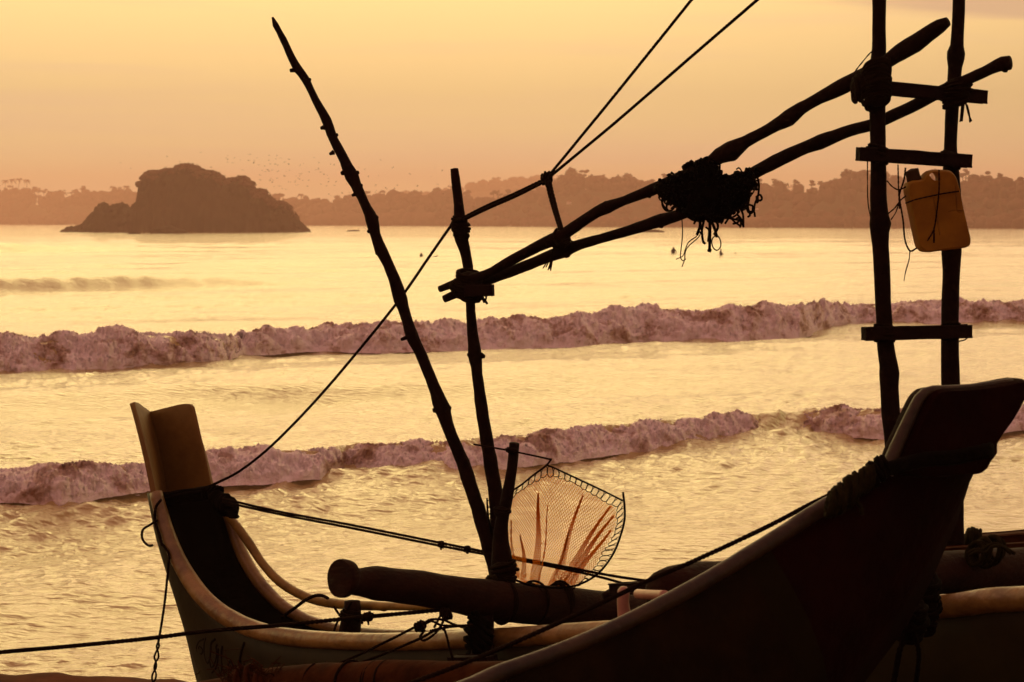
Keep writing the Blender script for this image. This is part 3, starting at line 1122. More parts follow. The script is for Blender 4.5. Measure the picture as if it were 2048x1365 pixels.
# ------------------------------------------------------------------ the rock island
def build_island():
    D0 = 826.0
    out = [(122, 463), (135, 456), (150, 453), (165, 450), (178, 438), (186, 426), (196, 424), (200, 408), (209, 405), (216, 412), (220, 420), (226, 411), (236, 408), (250, 407), (258, 412), (262, 421),
           (268, 420), (272, 408), (284, 402), (287, 388), (288, 366), (291, 350), (300, 342), (318, 342), (335, 338), (352, 337), (362, 330), (378, 328), (392, 332), (404, 341), (428, 343), (442, 350), (452, 360),
           (472, 356), (482, 352), (492, 354), (502, 365), (509, 380), (526, 377), (536, 385), (548, 402), (568, 403), (578, 412), (590, 427), (602, 440), (615, 453), (627, 464)]
    ox = [p[0] for p in out]
    oy = [p[1] for p in out]
    nx, nt = 260, 56
    V = []
    for x in np.linspace(ox[0], ox[-1], nx):
        top = CAMH + (HOR - np.interp(x, ox, oy)) / F * D0
        hw = 4 + 22 * math.sin(math.pi * np.clip((x - 118) / 515, 0, 1)) ** .7
        for t in np.linspace(-1, 1, nt):
            prof = (1 - abs(t) ** 2.6) ** .8 if abs(t) < 1 else 0
            Yp = D0 + t * hw
            z = -0.8 + (top + .8) * prof
            q = Vector((x * .165, Yp, z)) * .16
            b = -abs(noise.fractal(q, 1.0, 2.0, 5)) * .8
            away = min(1, abs(t) * 4)
            z2 = z + b * 1.9 * prof * away
            Yp2 = Yp + b * 3.0 - 1.5 * noise.noise(q * 2.2)
            zr = z2 + (.7 * noise.noise(q * 6.0) + .45 * noise.noise(q * 13)) * (1 if z > 1 else .2) - (.6 if x > 284 else 0) * prof
            V.append(((x - CX) / F * D0 + .5 * noise.noise(q * 5), Yp2, zr))
    o = mesh_np('rock_island', np.array(V), grid_faces(nx, nt), M_ROCK)
    tag(o, 'big dark rock island with a high domed cliff and a low tail on the left', 'island')
    # scrub fringe on the island's top
    rng = random.Random(5)
    Vs, Fs = [], []
    off = 0
    bm = bmesh.new()
    bmesh.ops.create_icosphere(bm, subdivisions=2, radius=1)
    ico = np.array([v.co[:] for v in bm.verts])
    icf = np.array([[v.index for v in f.verts] for f in bm.faces])
    bm.free()
    for k in range(330):
        x = rng.uniform(288, 575)
        top = CAMH + (HOR - np.interp(x, ox, oy)) / F * D0
        if top < 5:
            continue
        t = rng.uniform(-.5, .3)
        s = rng.uniform(.45, 1.35)
        c = np.array([(x - CX) / F * D0, D0 + t * 22, -0.8 + (top + .8) * (1 - abs(t) ** 2.6) ** .8 - s * .75 - .1])
        B = np.array([p * (1 + .35 * noise.noise(Vector(p) * 2 + Vector((k, 0, 0))) + .25 * noise.noise(Vector(p) * 5 + Vector((0, k, 0)))) for p in ico])
        Vs.append(B * np.array([s * rng.uniform(1, 1.6), s, s]) + c)
        Fs.append(icf + off)
        off += len(ico)
    for k in range(1500):
        x = rng.uniform(285, 600)
        top = CAMH + (HOR - np.interp(x, ox, oy)) / F * D0
        if top < 4:
            continue
        t = rng.uniform(-.45, .2)
        c = np.array([(x - CX) / F * D0, D0 + t * 22, -0.8 + (top + .8) * (1 - abs(t) ** 2.6) ** .8 + rng.uniform(-.5, .1)])
        s = rng.uniform(.2, .5)
        q = rng_arr(rng, s)
        Vs.append(q + c)
        Fs.append(np.array([(0, 1, 2), (0, 2, 3), (0, 3, 1), (1, 3, 2)]) + off)
        off += 4
    s = mesh_np('scrub', np.vstack(Vs), np.vstack(Fs), M_TREE, smooth=False, parent=o)
    tag(s, kind='stuff')


def rng_arr(rng, s):
    return np.array([[rng.gauss(0, s), rng.gauss(0, s), rng.gauss(0, s * .6)] for _ in range(4)])


build_island()


def sea_rock(xc, foot, w, h, label, seed, skew=0.0):
    D = F * CAMH / (foot - HOR)
    c = P(xc, foot, D)
    W, H = w * D / F, h * D / F
    bm = bmesh.new()
    bmesh.ops.create_icosphere(bm, subdivisions=4, radius=1)
    vs = []
    for v in bm.verts:
        p = v.co.copy()
        k = 1 + .28 * noise.noise(p * 1.6 + Vector((seed, 0, 0))) + .12 * noise.noise(p * 4.5 + Vector((0, seed, 0)))
        vs.append((p.x * k * W / 2 + skew * p.z * W, p.y * k * W / 3, p.z * k * H))
    fs = [[v.index for v in f.verts] for f in bm.faces]
    bm.free()
    o = mesh_np('sea_rock', np.array(vs), np.array(fs), M_ROCK)
    o.location = (c.x, c.y, 0)
    tag(o, label, 'rock', 'low rocks in the sea round the island')


sea_rock(336, 467.5, 76, 14, 'rounded rock rising in front of the middle of the island', 1)
sea_rock(268, 468.5, 26, 5, 'small flat rock left of the rounded one in front of the island', 2)
sea_rock(706, 463.0, 30, 2.6, 'flat rock awash beside the leaning stick', 3)
sea_rock(1290, 465.0, 66, 7.5, 'low reef with a raised hump under the two long poles', 4, -.1)
sea_rock(1318, 464.6, 24, 3.5, 'small tail rock at the end of the low reef', 5)

# ------------------------------------------------------------------ birds over the island
def build_birds():
    rng = random.Random(12)
    metas = []
    for k, fl in enumerate((-.35, .1, .45, .7)):
        mb = MB()
        body = catmull([(-.32, 0, 0), (-.12, 0, .01), (.12, 0, 0), (.3, 0, .01)], n=6)
        tube(mb, body, np.array([.02, .06, .09, .09, .07, .05, .02])[:len(body)], 5)
        for s in (-1, 1):
            a, b, c, d = Vector((.12, .04 * s, .02)), Vector((-.12, .04 * s, .02)), Vector((-.1, .36 * s, .02 + .33 * fl)), Vector((.12, .36 * s, .03 + .33 * fl))
            e = Vector((-.08, .75 * s, .02 + .25 * fl))
            for dz in (0, .012):
                z = Vector((0, 0, dz))
                mb.add([a + z, b + z, c + z, d + z, e + z], [(0, 1, 2, 3), (3, 2, 4)] if dz else [(3, 2, 1, 0), (4, 2, 3)])
        metas.append(mb.build('bird', M_BIRD, smooth=False))
    first = list(metas)
    cnt = 0
    lab = 'tiny dark bird wheeling in the flock above and right of the rock island'
    for k in range(170):
        c = rng.random()
        if c < .62:
            x, y = rng.gauss(560, 75), rng.gauss(352, 24)
        elif c < .82:
            x, y = rng.uniform(650, 890), rng.uniform(335, 400)
        elif c < .94:
            x, y = rng.uniform(420, 640), rng.uniform(308, 345)
        else:
            x, y = rng.uniform(240, 420), rng.uniform(312, 345)
        if not (215 < x < 900 and 303 < y < 415):
            continue
        D = rng.uniform(700, 900)
        o = first.pop() if first else metas[k % 4].copy()
        if o.name not in COL.objects:
            COL.objects.link(o)
        o.location = P(x, y, D)
        o.rotation_euler = (rng.uniform(-.5, .5), rng.uniform(-.4, .4), rng.uniform(0, 6.28))
        o.scale = (rng.uniform(.55, .95),) * 3
        tag(o, lab, 'bird', 'birds wheeling over the island')
        cnt += 1


build_birds()

# ------------------------------------------------------------------ surfers
def skin_body(joints, edges, name, m, parent=None, sub=2):
    me = bpy.data.meshes.new(name)
    me.from_pydata([j[:3] for j in joints], edges, [])
    o = bpy.data.objects.new(name, me)
    COL.objects.link(o)
    o.modifiers.new('skin', 'SKIN')
    for i, j in enumerate(joints):
        me.skin_vertices[0].data[i].radius = (j[3], j[3])
    me.skin_vertices[0].data[0].use_root = True
    sm = o.modifiers.new('sub', 'SUBSURF')
    sm.levels = sm.render_levels = sub
    me.materials.append(m)
    if parent:
        o.parent = parent
    return o


def surfer(xc, foot, label, lean=0.0, face=0.0, scale=1.0, prone=False):
    D = F * CAMH / (foot - HOR)
    c = P(xc, foot, D)
    if not prone:
        root = empty('person', (c.x, c.y, 0.0), label, 'person', 'surfers waiting beyond the breakers')
        J = [(0, 0, .05, .15), (lean * .25, 0, .28, .14), (lean * .45, 0, .50, .16), (lean * .55, 0, .62, .07), (lean * .62, -.02, .74, .10), (lean * .62, -.02, .83, .08),
             (.16, -.02, .04, .11), (.2, -.38, -.02, .09), (.22, -.42, -.4, .06),
             (-.16, -.02, .04, .11), (-.2, -.38, -.02, .09), (-.22, -.42, -.4, .06),
             (lean * .45 + .2, 0, .52, .06), (lean * .3 + .27, -.1, .28, .05), (.2, -.3, .12, .04),
             (lean * .45 - .2, 0, .52, .06), (lean * .3 - .27, -.1, .28, .05), (-.2, -.3, .12, .04)]
        E = [(0, 1), (1, 2), (2, 3), (3, 4), (4, 5), (0, 6), (6, 7), (7, 8), (0, 9), (9, 10), (10, 11), (2, 12), (12, 13), (13, 14), (2, 15), (15, 16), (16, 17)]
    else:
        root = empty('person', (c.x, c.y, 0.0), label, 'person', 'surfers waiting beyond the breakers')
        J = [(0, 0, .12, .13), (.3, 0, .17, .14), (.5, 0, .22, .14), (.6, 0, .28, .06), (.72, 0, .36, .10), (.78, 0, .38, .07),
             (-.35, .09, .08, .09), (-.8, .1, .07, .05), (-.35, -.09, .08, .09), (-.8, -.1, .07, .05), (.5, .22, .12, .05), (.75, .3, 0, .04), (.5, -.22, .12, .05), (.75, -.3, 0, .04)]
        E = [(0, 1), (1, 2), (2, 3), (3, 4), (4, 5), (0, 6), (6, 7), (0, 8), (8, 9), (2, 10), (10, 11), (2, 12), (12, 13)]
    b = skin_body(J, E, 'body', M_SHORTS, root)
    root.rotation_euler = (0, 0, face)
    root.scale = (scale,) * 3
    # the board under the rider
    mb = MB()
    for k in range(1):
        n = 12
        vs = []
        for i in range(n):
            t = i / (n - 1)
            w = .27 * math.sin(math.pi * min(1, max(0.03, t * .94 + .03))) ** .6
            zc = .02 + .12 * (abs(t - .5) * 2) ** 3
            for a in range(8):
                th = a / 8 * 2 * math.pi
                vs.append((w * math.cos(th), -1.0 + 1.9 * t, zc + .035 * math.sin(th)))
        fs = [(i * 8 + a, i * 8 + (a + 1) % 8, (i + 1) * 8 + (a + 1) % 8, (i + 1) * 8 + a) for i in range(n - 1) for a in range(8)]
        fs += [tuple(range(8)), tuple((n - 1) * 8 + a for a in range(8))]
        mb.add(vs, fs)
    bd = mb.build('surfboard', M_BOARDW)
    bd.location = (c.x, c.y, -.02)
    bd.rotation_euler = (0, 0, face + (math.pi / 2 if prone else 0))
    bd.scale = (scale,) * 3
    tag(bd, 'surfboard under the ' + label, 'surfboard', 'boards the surfers sit on')


surfer(1347, 510, 'upright surfer sitting in the water under the hanging net', 0, .2)
surfer(1441, 512, 'surfer leaning forward right of the hanging net loop', .25, 1.2, .85)
surfer(1464, 510, 'surfer lying low on a board beside the leaning one', 0, 0, .6, True)
surfer(842, 516, 'surfer sitting low between the leaning stick and mast', .1, .5, .62)
surfer(866, 516, 'surfer paddling flat close to the mast', 0, .2, .6, True)

# ------------------------------------------------------------------ the outrigger canoe at mid distance
CA = 9.95
def K1(x, y): return PL(x, y, CA)
def KN(x, y): return PL(x, y, CA - .27)
def KF(x, y): return PL(x, y, CA + .27)


def add_solid(o, th, off=-1):
    s = o.modifiers.new('shell', 'SOLIDIFY')
    s.thickness = th
    s.offset = off
    return o


canoe = empty('outrigger_canoe', K1(1000, 1560), 'pale-railed outrigger canoe with a tall ochre prow behind, lying full width under the poles', 'boat')
near_g = [(312, 985, 26), (319, 1015, 28), (336, 1070, 30), (362, 1130, 33), (398, 1185, 36), (440, 1225, 38), (490, 1252, 37), (540, 1268, 36), (600, 1277, 36), (700, 1283, 36), (800, 1284, 37), (900, 1281, 38), (1000, 1276, 40),
          (1100, 1270, 42), (1200, 1263, 42), (1300, 1257, 42), (1500, 1247, 42), (1700, 1233, 44), (1870, 1216, 48), (1935, 1208, 50), (1985, 1201, 52), (2048, 1198, 52), (2300, 1180, 52), (2500, 1120, 50), (2640, 1000, 46)]
far_g = [(436, 992, 20), (458, 1035, 22), (468, 1065, 24), (483, 1105, 26), (505, 1145, 27), (533, 1182, 27), (572, 1217, 26), (622, 1243, 24), (690, 1261, 22), (800, 1270, 22), (1000, 1268, 22), (1200, 1258, 24), (1500, 1242, 26),
         (1870, 1212, 28), (2048, 1194, 30), (2300, 1172, 30), (2500, 1110, 28), (2660, 1000, 26)]
C, rr = pxline(near_g, KN, step=.035)
tube(MB(), C, rr, 14, rough=.06, nscale=9, seed=1).build('gunwale', M_GUN, canoe)
C2, rr2 = pxline(far_g, KF, step=.035)
tube(MB(), C2, rr2, 12, rough=.05, nscale=9, seed=2).build('gunwale', M_GUN, canoe)
keel = [(318, 985, 1), (322, 1010, 1), (330, 1075, 1), (345, 1140, 1), (360, 1210, 1), (376, 1280, 1), (396, 1365, 1), (425, 1450, 1), (500, 1520, 1), (640, 1555, 1), (900, 1570, 1), (1200, 1570, 1), (1700, 1560, 1), (2048, 1550, 1), (2300, 1520, 1), (2500, 1400, 1), (2650, 1150, 1), (2700, 1000, 1)]
CK, _ = pxline(keel, K1, step=.03)
NS = 120
gn, gk, gf = resample(C, NS), resample(CK, NS), resample(C2, NS)
# keep stations aligned: the keel lags behind the gunwale at the stem
skin = MB()
rows = 11
grid = []
for i in range(NS):
    a, k, b = Vector(gn[i]), Vector(gk[i]), Vector(gf[i])
    line = []
    for j in range(rows):
        t = j / (rows - 1) * 2 - 1
        if t < 0:
            w = -t
            p = k.lerp(a, w ** 0.9)
            bul = math.sin(w * math.pi) * .05
            p += Vector((-.7071, -.7071, 0)) * bul
        else:
            p = k.lerp(b, t ** .9)
            p += Vector((.7071, .7071, 0)) * math.sin(t * math.pi) * .05
        line.append(p)
    grid.append(line)
vs = [p for l in grid for p in l]
fs = [(i * rows + j, i * rows + j + 1, (i + 1) * rows + j + 1, (i + 1) * rows + j) for i in range(NS - 1) for j in range(rows - 1)]
skin.add(vs, fs)
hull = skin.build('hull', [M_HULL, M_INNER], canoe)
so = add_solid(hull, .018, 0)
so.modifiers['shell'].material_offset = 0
# an inner lining, darker than the outside of the hull
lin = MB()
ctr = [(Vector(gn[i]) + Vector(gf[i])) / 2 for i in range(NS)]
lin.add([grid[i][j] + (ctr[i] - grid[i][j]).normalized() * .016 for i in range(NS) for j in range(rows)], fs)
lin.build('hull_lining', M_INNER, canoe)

# prow plate with its V fold
def prow_plate():
    top = [(263, 812, -.27), (264, 806, -.265), (272, 808, -.2), (286, 818, -.06), (299, 825, 0.03), (312, 822, .05), (335, 816, .12), (360, 810, .2), (374, 808, .25), (382, 809, .27), (385, 816, .275)]
    bot = [(308, 992, -.27), (309, 992, -.265), (314, 992, -.2), (323, 992, -.06), (334, 992, 0.03), (344, 992, .05), (368, 991, .12), (396, 988, .2), (415, 984, .25), (424, 982, .27), (427, 981, .275)]
    nv = 16
    vs, fs = [], []
    for q in range(nv):
        t = q / (nv - 1)
        for (a, b) in zip(top, bot):
            x = a[0] + (b[0] - a[0]) * t + 3 * math.sin(t * math.pi)
            y = a[1] + (b[1] - a[1]) * t
            vs.append(PL(x, y, CA + a[2] + .22 * max(0, 1 - abs(a[2] - .0) / .27)))
    m = len(top)
    for q in range(nv - 1):
        for j in range(m - 1):
            fs.append((q * m + j, q * m + j + 1, (q + 1) * m + j + 1, (q + 1) * m + j))
    mb = MB().add(vs, fs)
    o = mb.build('prow', M_PROW, canoe)
    add_solid(o, .026, 0)
    bv = o.modifiers.new('bevel', 'BEVEL')
    bv.width = .008
    bv.segments = 2
    bv.limit_method = 'ANGLE'
    o['label'] = 'tall ochre V-folded prow board'


prow_plate()

# painted lettering on the side below the rail
def hull_c(x, y):
    """plane constant at which a view ray meets the outside of the canoe's near side"""
    d = ray(x, y)
    best = None
    for i in range(NS - 1):
        for j in range(rows // 2):
            a, b, c_, e = grid[i][j], grid[i][j + 1], grid[i + 1][j + 1], grid[i + 1][j]
            from mathutils.geometry import intersect_ray_tri
            for tri in ((a, b, c_), (a, c_, e)):
                h = intersect_ray_tri(tri[0], tri[1], tri[2], d, CAMV, True)
                if h is not None and (best is None or h.y < best.y):
                    best = h
    return best


def lettering2():
    base = (380, 1120)
    k = 1 / 3.413
    strokes = [[(98, 535), (66, 552), (50, 590), (60, 628), (84, 636), (90, 606), (70, 585), (62, 602)],
               [(112, 530), (100, 580), (104, 650), (122, 700), (140, 668), (142, 600)],
               [(176, 536), (150, 560), (146, 610), (140, 680), (150, 730), (172, 700), (186, 640), (180, 590), (190, 575)],
               [(196, 600), (194, 680), (180, 735), (152, 768)],
               [(224, 585), (216, 640), (222, 720), (214, 782)],
               [(258, 735), (272, 690), (290, 700), (304, 735), (318, 720)],
               [(374, 560), (356, 610), (344, 680), (352, 725), (380, 715)]]
    for s in strokes:
        pts = []
        for (x, y) in s:
            h = hull_c(base[0] + x * k, base[1] + y * k)
            if h is not None:
                h = h - ray(x, y).normalized() * .012
                pts.append((h.x, h.y, h.z))
        if len(pts) > 1:
            mb = MB()
            tube(mb, catmull(pts, step=.006), .0075, 5)
            mb.build('letter', M_MARK, canoe)


lettering2()

# knobbly poles -------------------------------------------------------------
def stick(name, pts, Df, material, label, cat, group=None, rough=.12, sides=12, stubs=(), step=.03, seed=0, parent=None):
    C, rr = pxline(pts, Df, step=step)
    rr = rr * .90 * (1 + .09 * np.array([noise.noise(Vector((q[0] * 6, q[1] * 6, q[2] * 6 + seed))) for q in C]))
    for (x, y, dx, dy, w) in stubs:
        q = np.array(Df(x, y))
        d2 = np.linalg.norm(C - q, axis=1)
        k = int(d2.argmin())
        rr = rr + rr[k] * .11 * np.exp(-(d2 / (rr[k] * 1.3)) ** 2)
    jit = np.array([[noise.noise(Vector((q[0] * 5, q[2] * 5, seed))), 0, noise.noise(Vector((q[0] * 5, q[2] * 5, seed + 9)))] for q in C])
    C = C + jit * (rr[:, None] * .16)
    o = tube(MB(), C, rr, sides, rough=rough * 1.5, nscale=20, seed=seed, cap_in=.15).build(name, material, parent)
    if label:
        tag(o, label, cat, group)
    for (x, y, dx, dy, w) in stubs:
        a, b = Df(x, y), Df(x + dx, y + dy)
        s = MB()
        tube(s, [a, a.lerp(b, .6), b], np.array([w * 1.9, w * 1.2, w * .9]) * .5 * a.y / F, 7, rough=.15, nscale=40)
        st = s.build('branch_stub', material)
        st.parent = o
    return o


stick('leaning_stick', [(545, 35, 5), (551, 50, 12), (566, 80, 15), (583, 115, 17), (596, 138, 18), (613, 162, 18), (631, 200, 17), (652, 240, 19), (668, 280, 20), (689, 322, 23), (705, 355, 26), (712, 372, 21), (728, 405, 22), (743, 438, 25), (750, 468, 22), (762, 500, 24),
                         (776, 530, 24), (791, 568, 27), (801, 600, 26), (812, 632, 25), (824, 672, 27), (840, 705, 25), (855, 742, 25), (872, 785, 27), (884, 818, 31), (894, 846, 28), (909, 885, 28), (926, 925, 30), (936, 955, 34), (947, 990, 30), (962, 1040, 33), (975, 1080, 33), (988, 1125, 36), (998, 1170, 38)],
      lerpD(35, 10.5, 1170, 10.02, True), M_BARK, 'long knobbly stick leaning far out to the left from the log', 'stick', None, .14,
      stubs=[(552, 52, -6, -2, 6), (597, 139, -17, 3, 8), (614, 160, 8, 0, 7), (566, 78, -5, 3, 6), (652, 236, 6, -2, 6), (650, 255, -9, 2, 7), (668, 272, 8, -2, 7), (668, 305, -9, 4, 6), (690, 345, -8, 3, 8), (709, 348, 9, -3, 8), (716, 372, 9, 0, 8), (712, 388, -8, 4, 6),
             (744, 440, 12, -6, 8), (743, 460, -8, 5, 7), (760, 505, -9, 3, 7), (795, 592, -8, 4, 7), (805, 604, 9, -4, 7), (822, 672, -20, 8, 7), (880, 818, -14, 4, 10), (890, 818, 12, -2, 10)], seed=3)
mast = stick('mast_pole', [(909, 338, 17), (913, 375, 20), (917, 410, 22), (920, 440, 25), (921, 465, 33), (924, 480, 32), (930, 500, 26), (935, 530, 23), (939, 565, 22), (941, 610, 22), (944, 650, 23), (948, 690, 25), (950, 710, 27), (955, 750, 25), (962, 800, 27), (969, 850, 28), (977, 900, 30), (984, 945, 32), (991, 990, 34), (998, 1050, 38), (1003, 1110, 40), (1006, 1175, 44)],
             lerpD(338, 10.05, 1175, 10.08, True), M_BARK, 'thin upright mast pole with the two long poles tied to it', 'pole', None, .1,
             stubs=[(945, 708, -10, 3, 8), (962, 712, 8, 2, 8)], seed=8)
stick('short_post', [(1029, 887, 24), (1025, 925, 24), (1019, 965, 25), (1011, 1010, 26), (1003, 1045, 28), (1001, 1080, 34), (1003, 1120, 46), (1006, 1175, 54)],
      lerpD(887, 9.88, 1175, 9.98, True), M_WOOD, 'short cut bamboo post standing on the log and holding the scoop net', 'post', None, .06, seed=5)

DU = lerpD(900, 9.92, 1900, 8.75)
DLo = lerpD(900, 9.98, 1900, 8.95)
stick('long_pole', [(879, 579, 15), (900, 571, 17), (925, 562, 20), (972, 549, 22), (1010, 527, 23), (1050, 507, 24), (1090, 487, 26), (1130, 468, 27), (1160, 448, 26), (1195, 424, 26), (1214, 415, 27), (1250, 401, 22), (1290, 386, 24), (1330, 369, 27), (1370, 352, 28), (1410, 333, 28), (1440, 313, 34), (1462, 303, 38), (1490, 284, 28), (1540, 258, 27), (1575, 238, 34), (1600, 219, 30), (1640, 196, 28), (1680, 176, 36),
                    (1720, 156, 36), (1760, 133, 32), (1800, 106, 36), (1830, 88, 40), (1855, 70, 36), (1880, 52, 32), (1896, 43, 22)], DU, M_BARK,
      'upper of the two long poles, its cut butt just left of the right upright', 'pole', 'two long poles from the mast to the ladder frame', .1,
      stubs=[(1214, 412, -6, -6, 12), (1462, 300, -8, -8, 12), (1462, 305, 6, 16, 14), (1578, 236, 8, 10, 12), (1103, 480, -8, -6, 10), (1800, 108, 12, -8, 12), (1300, 386, -2, 10, 8)], seed=11)
stick('long_pole', [(889, 598, 17), (905, 591, 19), (930, 580, 22), (975, 562, 22), (1020, 544, 24), (1060, 529, 25), (1100, 513, 25), (1130, 501, 26), (1160, 489, 24), (1200, 478, 22), (1260, 461, 23), (1310, 445, 27), (1370, 425, 26), (1430, 395, 26), (1500, 350, 28), (1550, 323, 30), (1600, 299, 28), (1640, 284, 31), (1700, 262, 27), (1745, 250, 27), (1790, 229, 27), (1840, 206, 27), (1890, 180, 27), (1940, 157, 25), (1980, 138, 26), (2004, 128, 31), (2020, 126, 30)], DLo, M_BARK,
      'lower of the two long poles, its round end sticking out at the far right', 'pole', 'two long poles from the mast to the ladder frame', .08,
      stubs=[(1128, 496, -4, -10, 12), (1132, 505, 4, 10, 12), (1322, 444, 0, 12, 10), (1640, 280, 8, -8, 10), (2012, 128, -4, 16, 14)], seed=14)

# the ladder frame: two uprights and three rungs
DP, DR = 8.95, 9.05
ladder = empty('ladder_frame', PL(1790, 1200, 9.0, 0), 'tall ladder-like frame of two rough uprights with three squared rungs', 'frame')
left_up = [(1757, -260, 26), (1757, -120, 27), (1758, 0, 28), (1758, 60, 28), (1758, 96, 29), (1754, 150, 34), (1754, 200, 35), (1755, 225, 32), (1756, 290, 32), (1757, 340, 32), (1757, 400, 33), (1759, 432, 37), (1761, 448, 44), (1760, 466, 38), (1761, 490, 34), (1764, 540, 33), (1766, 600, 32), (1769, 650, 33), (1772, 700, 35), (1777, 730, 37), (1779, 748, 41), (1779, 775, 37), (1782, 830, 37), (1786, 880, 36), (1791, 960, 37), (1796, 1060, 38), (1800, 1180, 40)]
right_up = [(1920, -260, 24), (1919, -120, 24), (1918, 0, 25), (1916, 50, 26), (1914, 92, 27), (1912, 106, 36), (1911, 118, 35), (1910, 135, 28), (1907, 180, 27), (1903, 240, 26), (1901, 300, 27), (1902, 350, 34), (1903, 400, 38), (1903, 450, 40), (1903, 505, 41), (1903, 540, 36), (1901, 600, 36), (1900, 680, 36), (1901, 750, 38), (1904, 830, 38), (1907, 900, 38), (1909, 990, 38), (1909, 1060, 38), (1912, 1150, 42)]
C, rr = pxline(left_up, lambda x, y: P(x, y, DP), step=.03)
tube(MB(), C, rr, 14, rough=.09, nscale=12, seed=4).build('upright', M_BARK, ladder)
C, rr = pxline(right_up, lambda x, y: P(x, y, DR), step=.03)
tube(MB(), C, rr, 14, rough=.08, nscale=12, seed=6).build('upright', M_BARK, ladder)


def timber(parent, x0, y0, x1, y1, wpx, D0, D1, name='rung', m=None, depth=1.0):
    a, b = P(x0, y0, D0), P(x1, y1, D1)
    h = wpx * (D0 + D1) / 2 / F
    mb = box_between(MB(), a, b, h * depth, h, jitter=.10)
    return mb.build(name, m or M_WOOD, parent, smooth=False)


timber(ladder, 1712, 172, 1971, 195, 27, DP - .07, DR - .07)
timber(ladder, 1716, 308, 1940, 323, 27, DP - .07, DR - .07)
timber(ladder, 1727, 668, 1940, 663, 27, DP - .07, DR - .07)


# ------------------------------------------------------------------ rope work
def rope_tube(mb, pts, r, step=None, sides=6, tw=True, seed=0, sag=None, mi=0):
    pitch = r * 4.2
    C = catmull(pts, step=step or max(pitch / 4, .004))
    C = C.copy()
    tube(mb, C, r, sides, twist=(pitch, .26, 2) if tw else None, mi=mi)
    return mb


def px_rope(name, pts, Df, wpx, label=None, cat='rope', group=None, material=None, parent=None, tw=True, kind=None):
    Q = [Df(x, y) for (x, y) in pts]
    r = .5 * wpx * Q[0].y / F
    mb = rope_tube(MB(), [(q.x, q.y, q.z) for q in Q], r, tw=tw)
    o = mb.build(name, material or M_ROPE, parent)
    if label:
        tag(o, label, cat, group, kind)
    return o


def lashing(center, axis, r, length, turns, rr, seed=0, name='rope_lashing', label=None, group=None, material=None, parent=None, squash=1.0, ends=2, ragged=.12, core=True):
    """a continuous cord wound round and round, with loose ends and a lumpy core of packed turns"""
    rng = random.Random(seed)
    ax = Vector(axis).normalized()
    u = ax.cross(Vector((0.3, 1, .2))).normalized()
    v = ax.cross(u)
    c = Vector(center)
    pts = []
    nn = int(turns * 11)
    phase = rng.uniform(0, 6)
    for i in range(nn):
        t = i / nn
        a = t * turns * 2 * math.pi
        l = math.sin(t * math.pi * (turns / 4.3) + phase) * .5 * length
        wob = 1 + ragged * math.sin(a * .37 + phase) + rng.uniform(-.06, .06) * ragged / .12
        rad = r * (1 - .28 * abs(l / (length * .5)) ** 2) * wob
        pts.append(tuple(c + ax * (l + .15 * length * math.sin(a + phase)) + u * math.cos(a) * rad + v * math.sin(a) * rad * squash))
    mb = MB()
    C = catmull(pts, n=nn * 2)
    tube(mb, C, rr, 5, twist=(rr * 5, .2, 2))
    o = mb.build(name, material or M_ROPE, parent)
    if label:
        tag(o, label, 'lashing', group)
    if core:
        m2 = MB()
        cc = [tuple(c + ax * (t * length * .52)) for t in (-1, -.6, -.2, .2, .6, 1)]
        tube(m2, catmull(cc, n=14), r * .93 * np.sqrt(np.maximum(0.08, 1 - np.linspace(-1, 1, len(catmull(cc, n=14))) ** 2 * .75)), 12, rough=.28, nscale=34, seed=seed)
        k = m2.build('packed_turns', material or M_ROPE)
        k.parent = o
        if parent is not None:
            k.matrix_parent_inverse = o.matrix_world.inverted() if False else Matrix.Identity(4)
    for e in range(ends):
        m3 = MB()
        a = rng.uniform(0, 6.28)
        p0 = c + u * math.cos(a) * r + v * math.sin(a) * r * .8
        d = Vector((rng.uniform(-.5, .5), rng.uniform(-.3, .1), -1)).normalized()
        L = r * rng.uniform(.8, 1.5)
        q = [tuple(p0), tuple(p0 + d * L * .5 + Vector((rng.uniform(-1, 1), 0, 0)) * L * .15), tuple(p0 + d * L)]
        rope_tube(m3, q, rr * .8)
        k = m3.build('loose_end', material or M_ROPE)
        k.parent = o
    return o


def X3(x, y, D): return P(x, y, D)


LG = 'rope lashings that hold the poles together'
lashing(P(938, 572, 9.9), (P(941, 620, 9.9) - P(936, 530, 9.9)), .054, .10, 26, .0062, 1, label='thick knot of cord tying the two long poles to the mast', group=LG, squash=1.0)
lashing(P(918, 578, 9.9), (P(940, 565, 9.9) - P(890, 590, 9.9)), .036, .045, 10, .006, 2, label='smaller wrap of cord just left of the mast knot, around the pole butts', group=LG)
peg = MB()
box_between(peg, P(930, 582, 9.82), P(987, 581, 9.8), .045, .045, jitter=.1)
tag(peg.build('wooden_peg', M_WOOD, smooth=False), 'square-ended wooden peg jammed into the mast knot', 'peg')
lashing(P(921, 455, 10.03), (P(924, 490, 10) - P(917, 410, 10)), .033, .07, 12, .0065, 3, label='cord wound round the mast near its top where the stay rope passes', group=LG)
lashing(P(1742, 160, 8.88), (P(1800, 120, 8.9) - P(1690, 190, 8.9)), .046, .14, 26, .006, 4, label='big bundle of cord where the upper long pole crosses the left upright', group=LG)
lashing(P(1752, 170, 8.86), (P(1754, 230, 8.9) - P(1754, 110, 8.9)), .052, .14, 20, .006, 5, label='tight upright wrap round the top rung on the left upright', group=LG)
lashing(P(1912, 186, 8.95), (P(1906, 230, 8.9) - P(1914, 140, 8.9)), .048, .09, 20, .006, 6, label='wrap of cord holding the top rung on the right upright', group=LG, ends=0)
lashing(P(1756, 308, 8.92), (P(1757, 340, 8.9) - P(1756, 270, 8.9)), .040, .055, 11, .0055, 7, label='flat wrap holding the middle rung on the left upright', group=LG, ends=0)
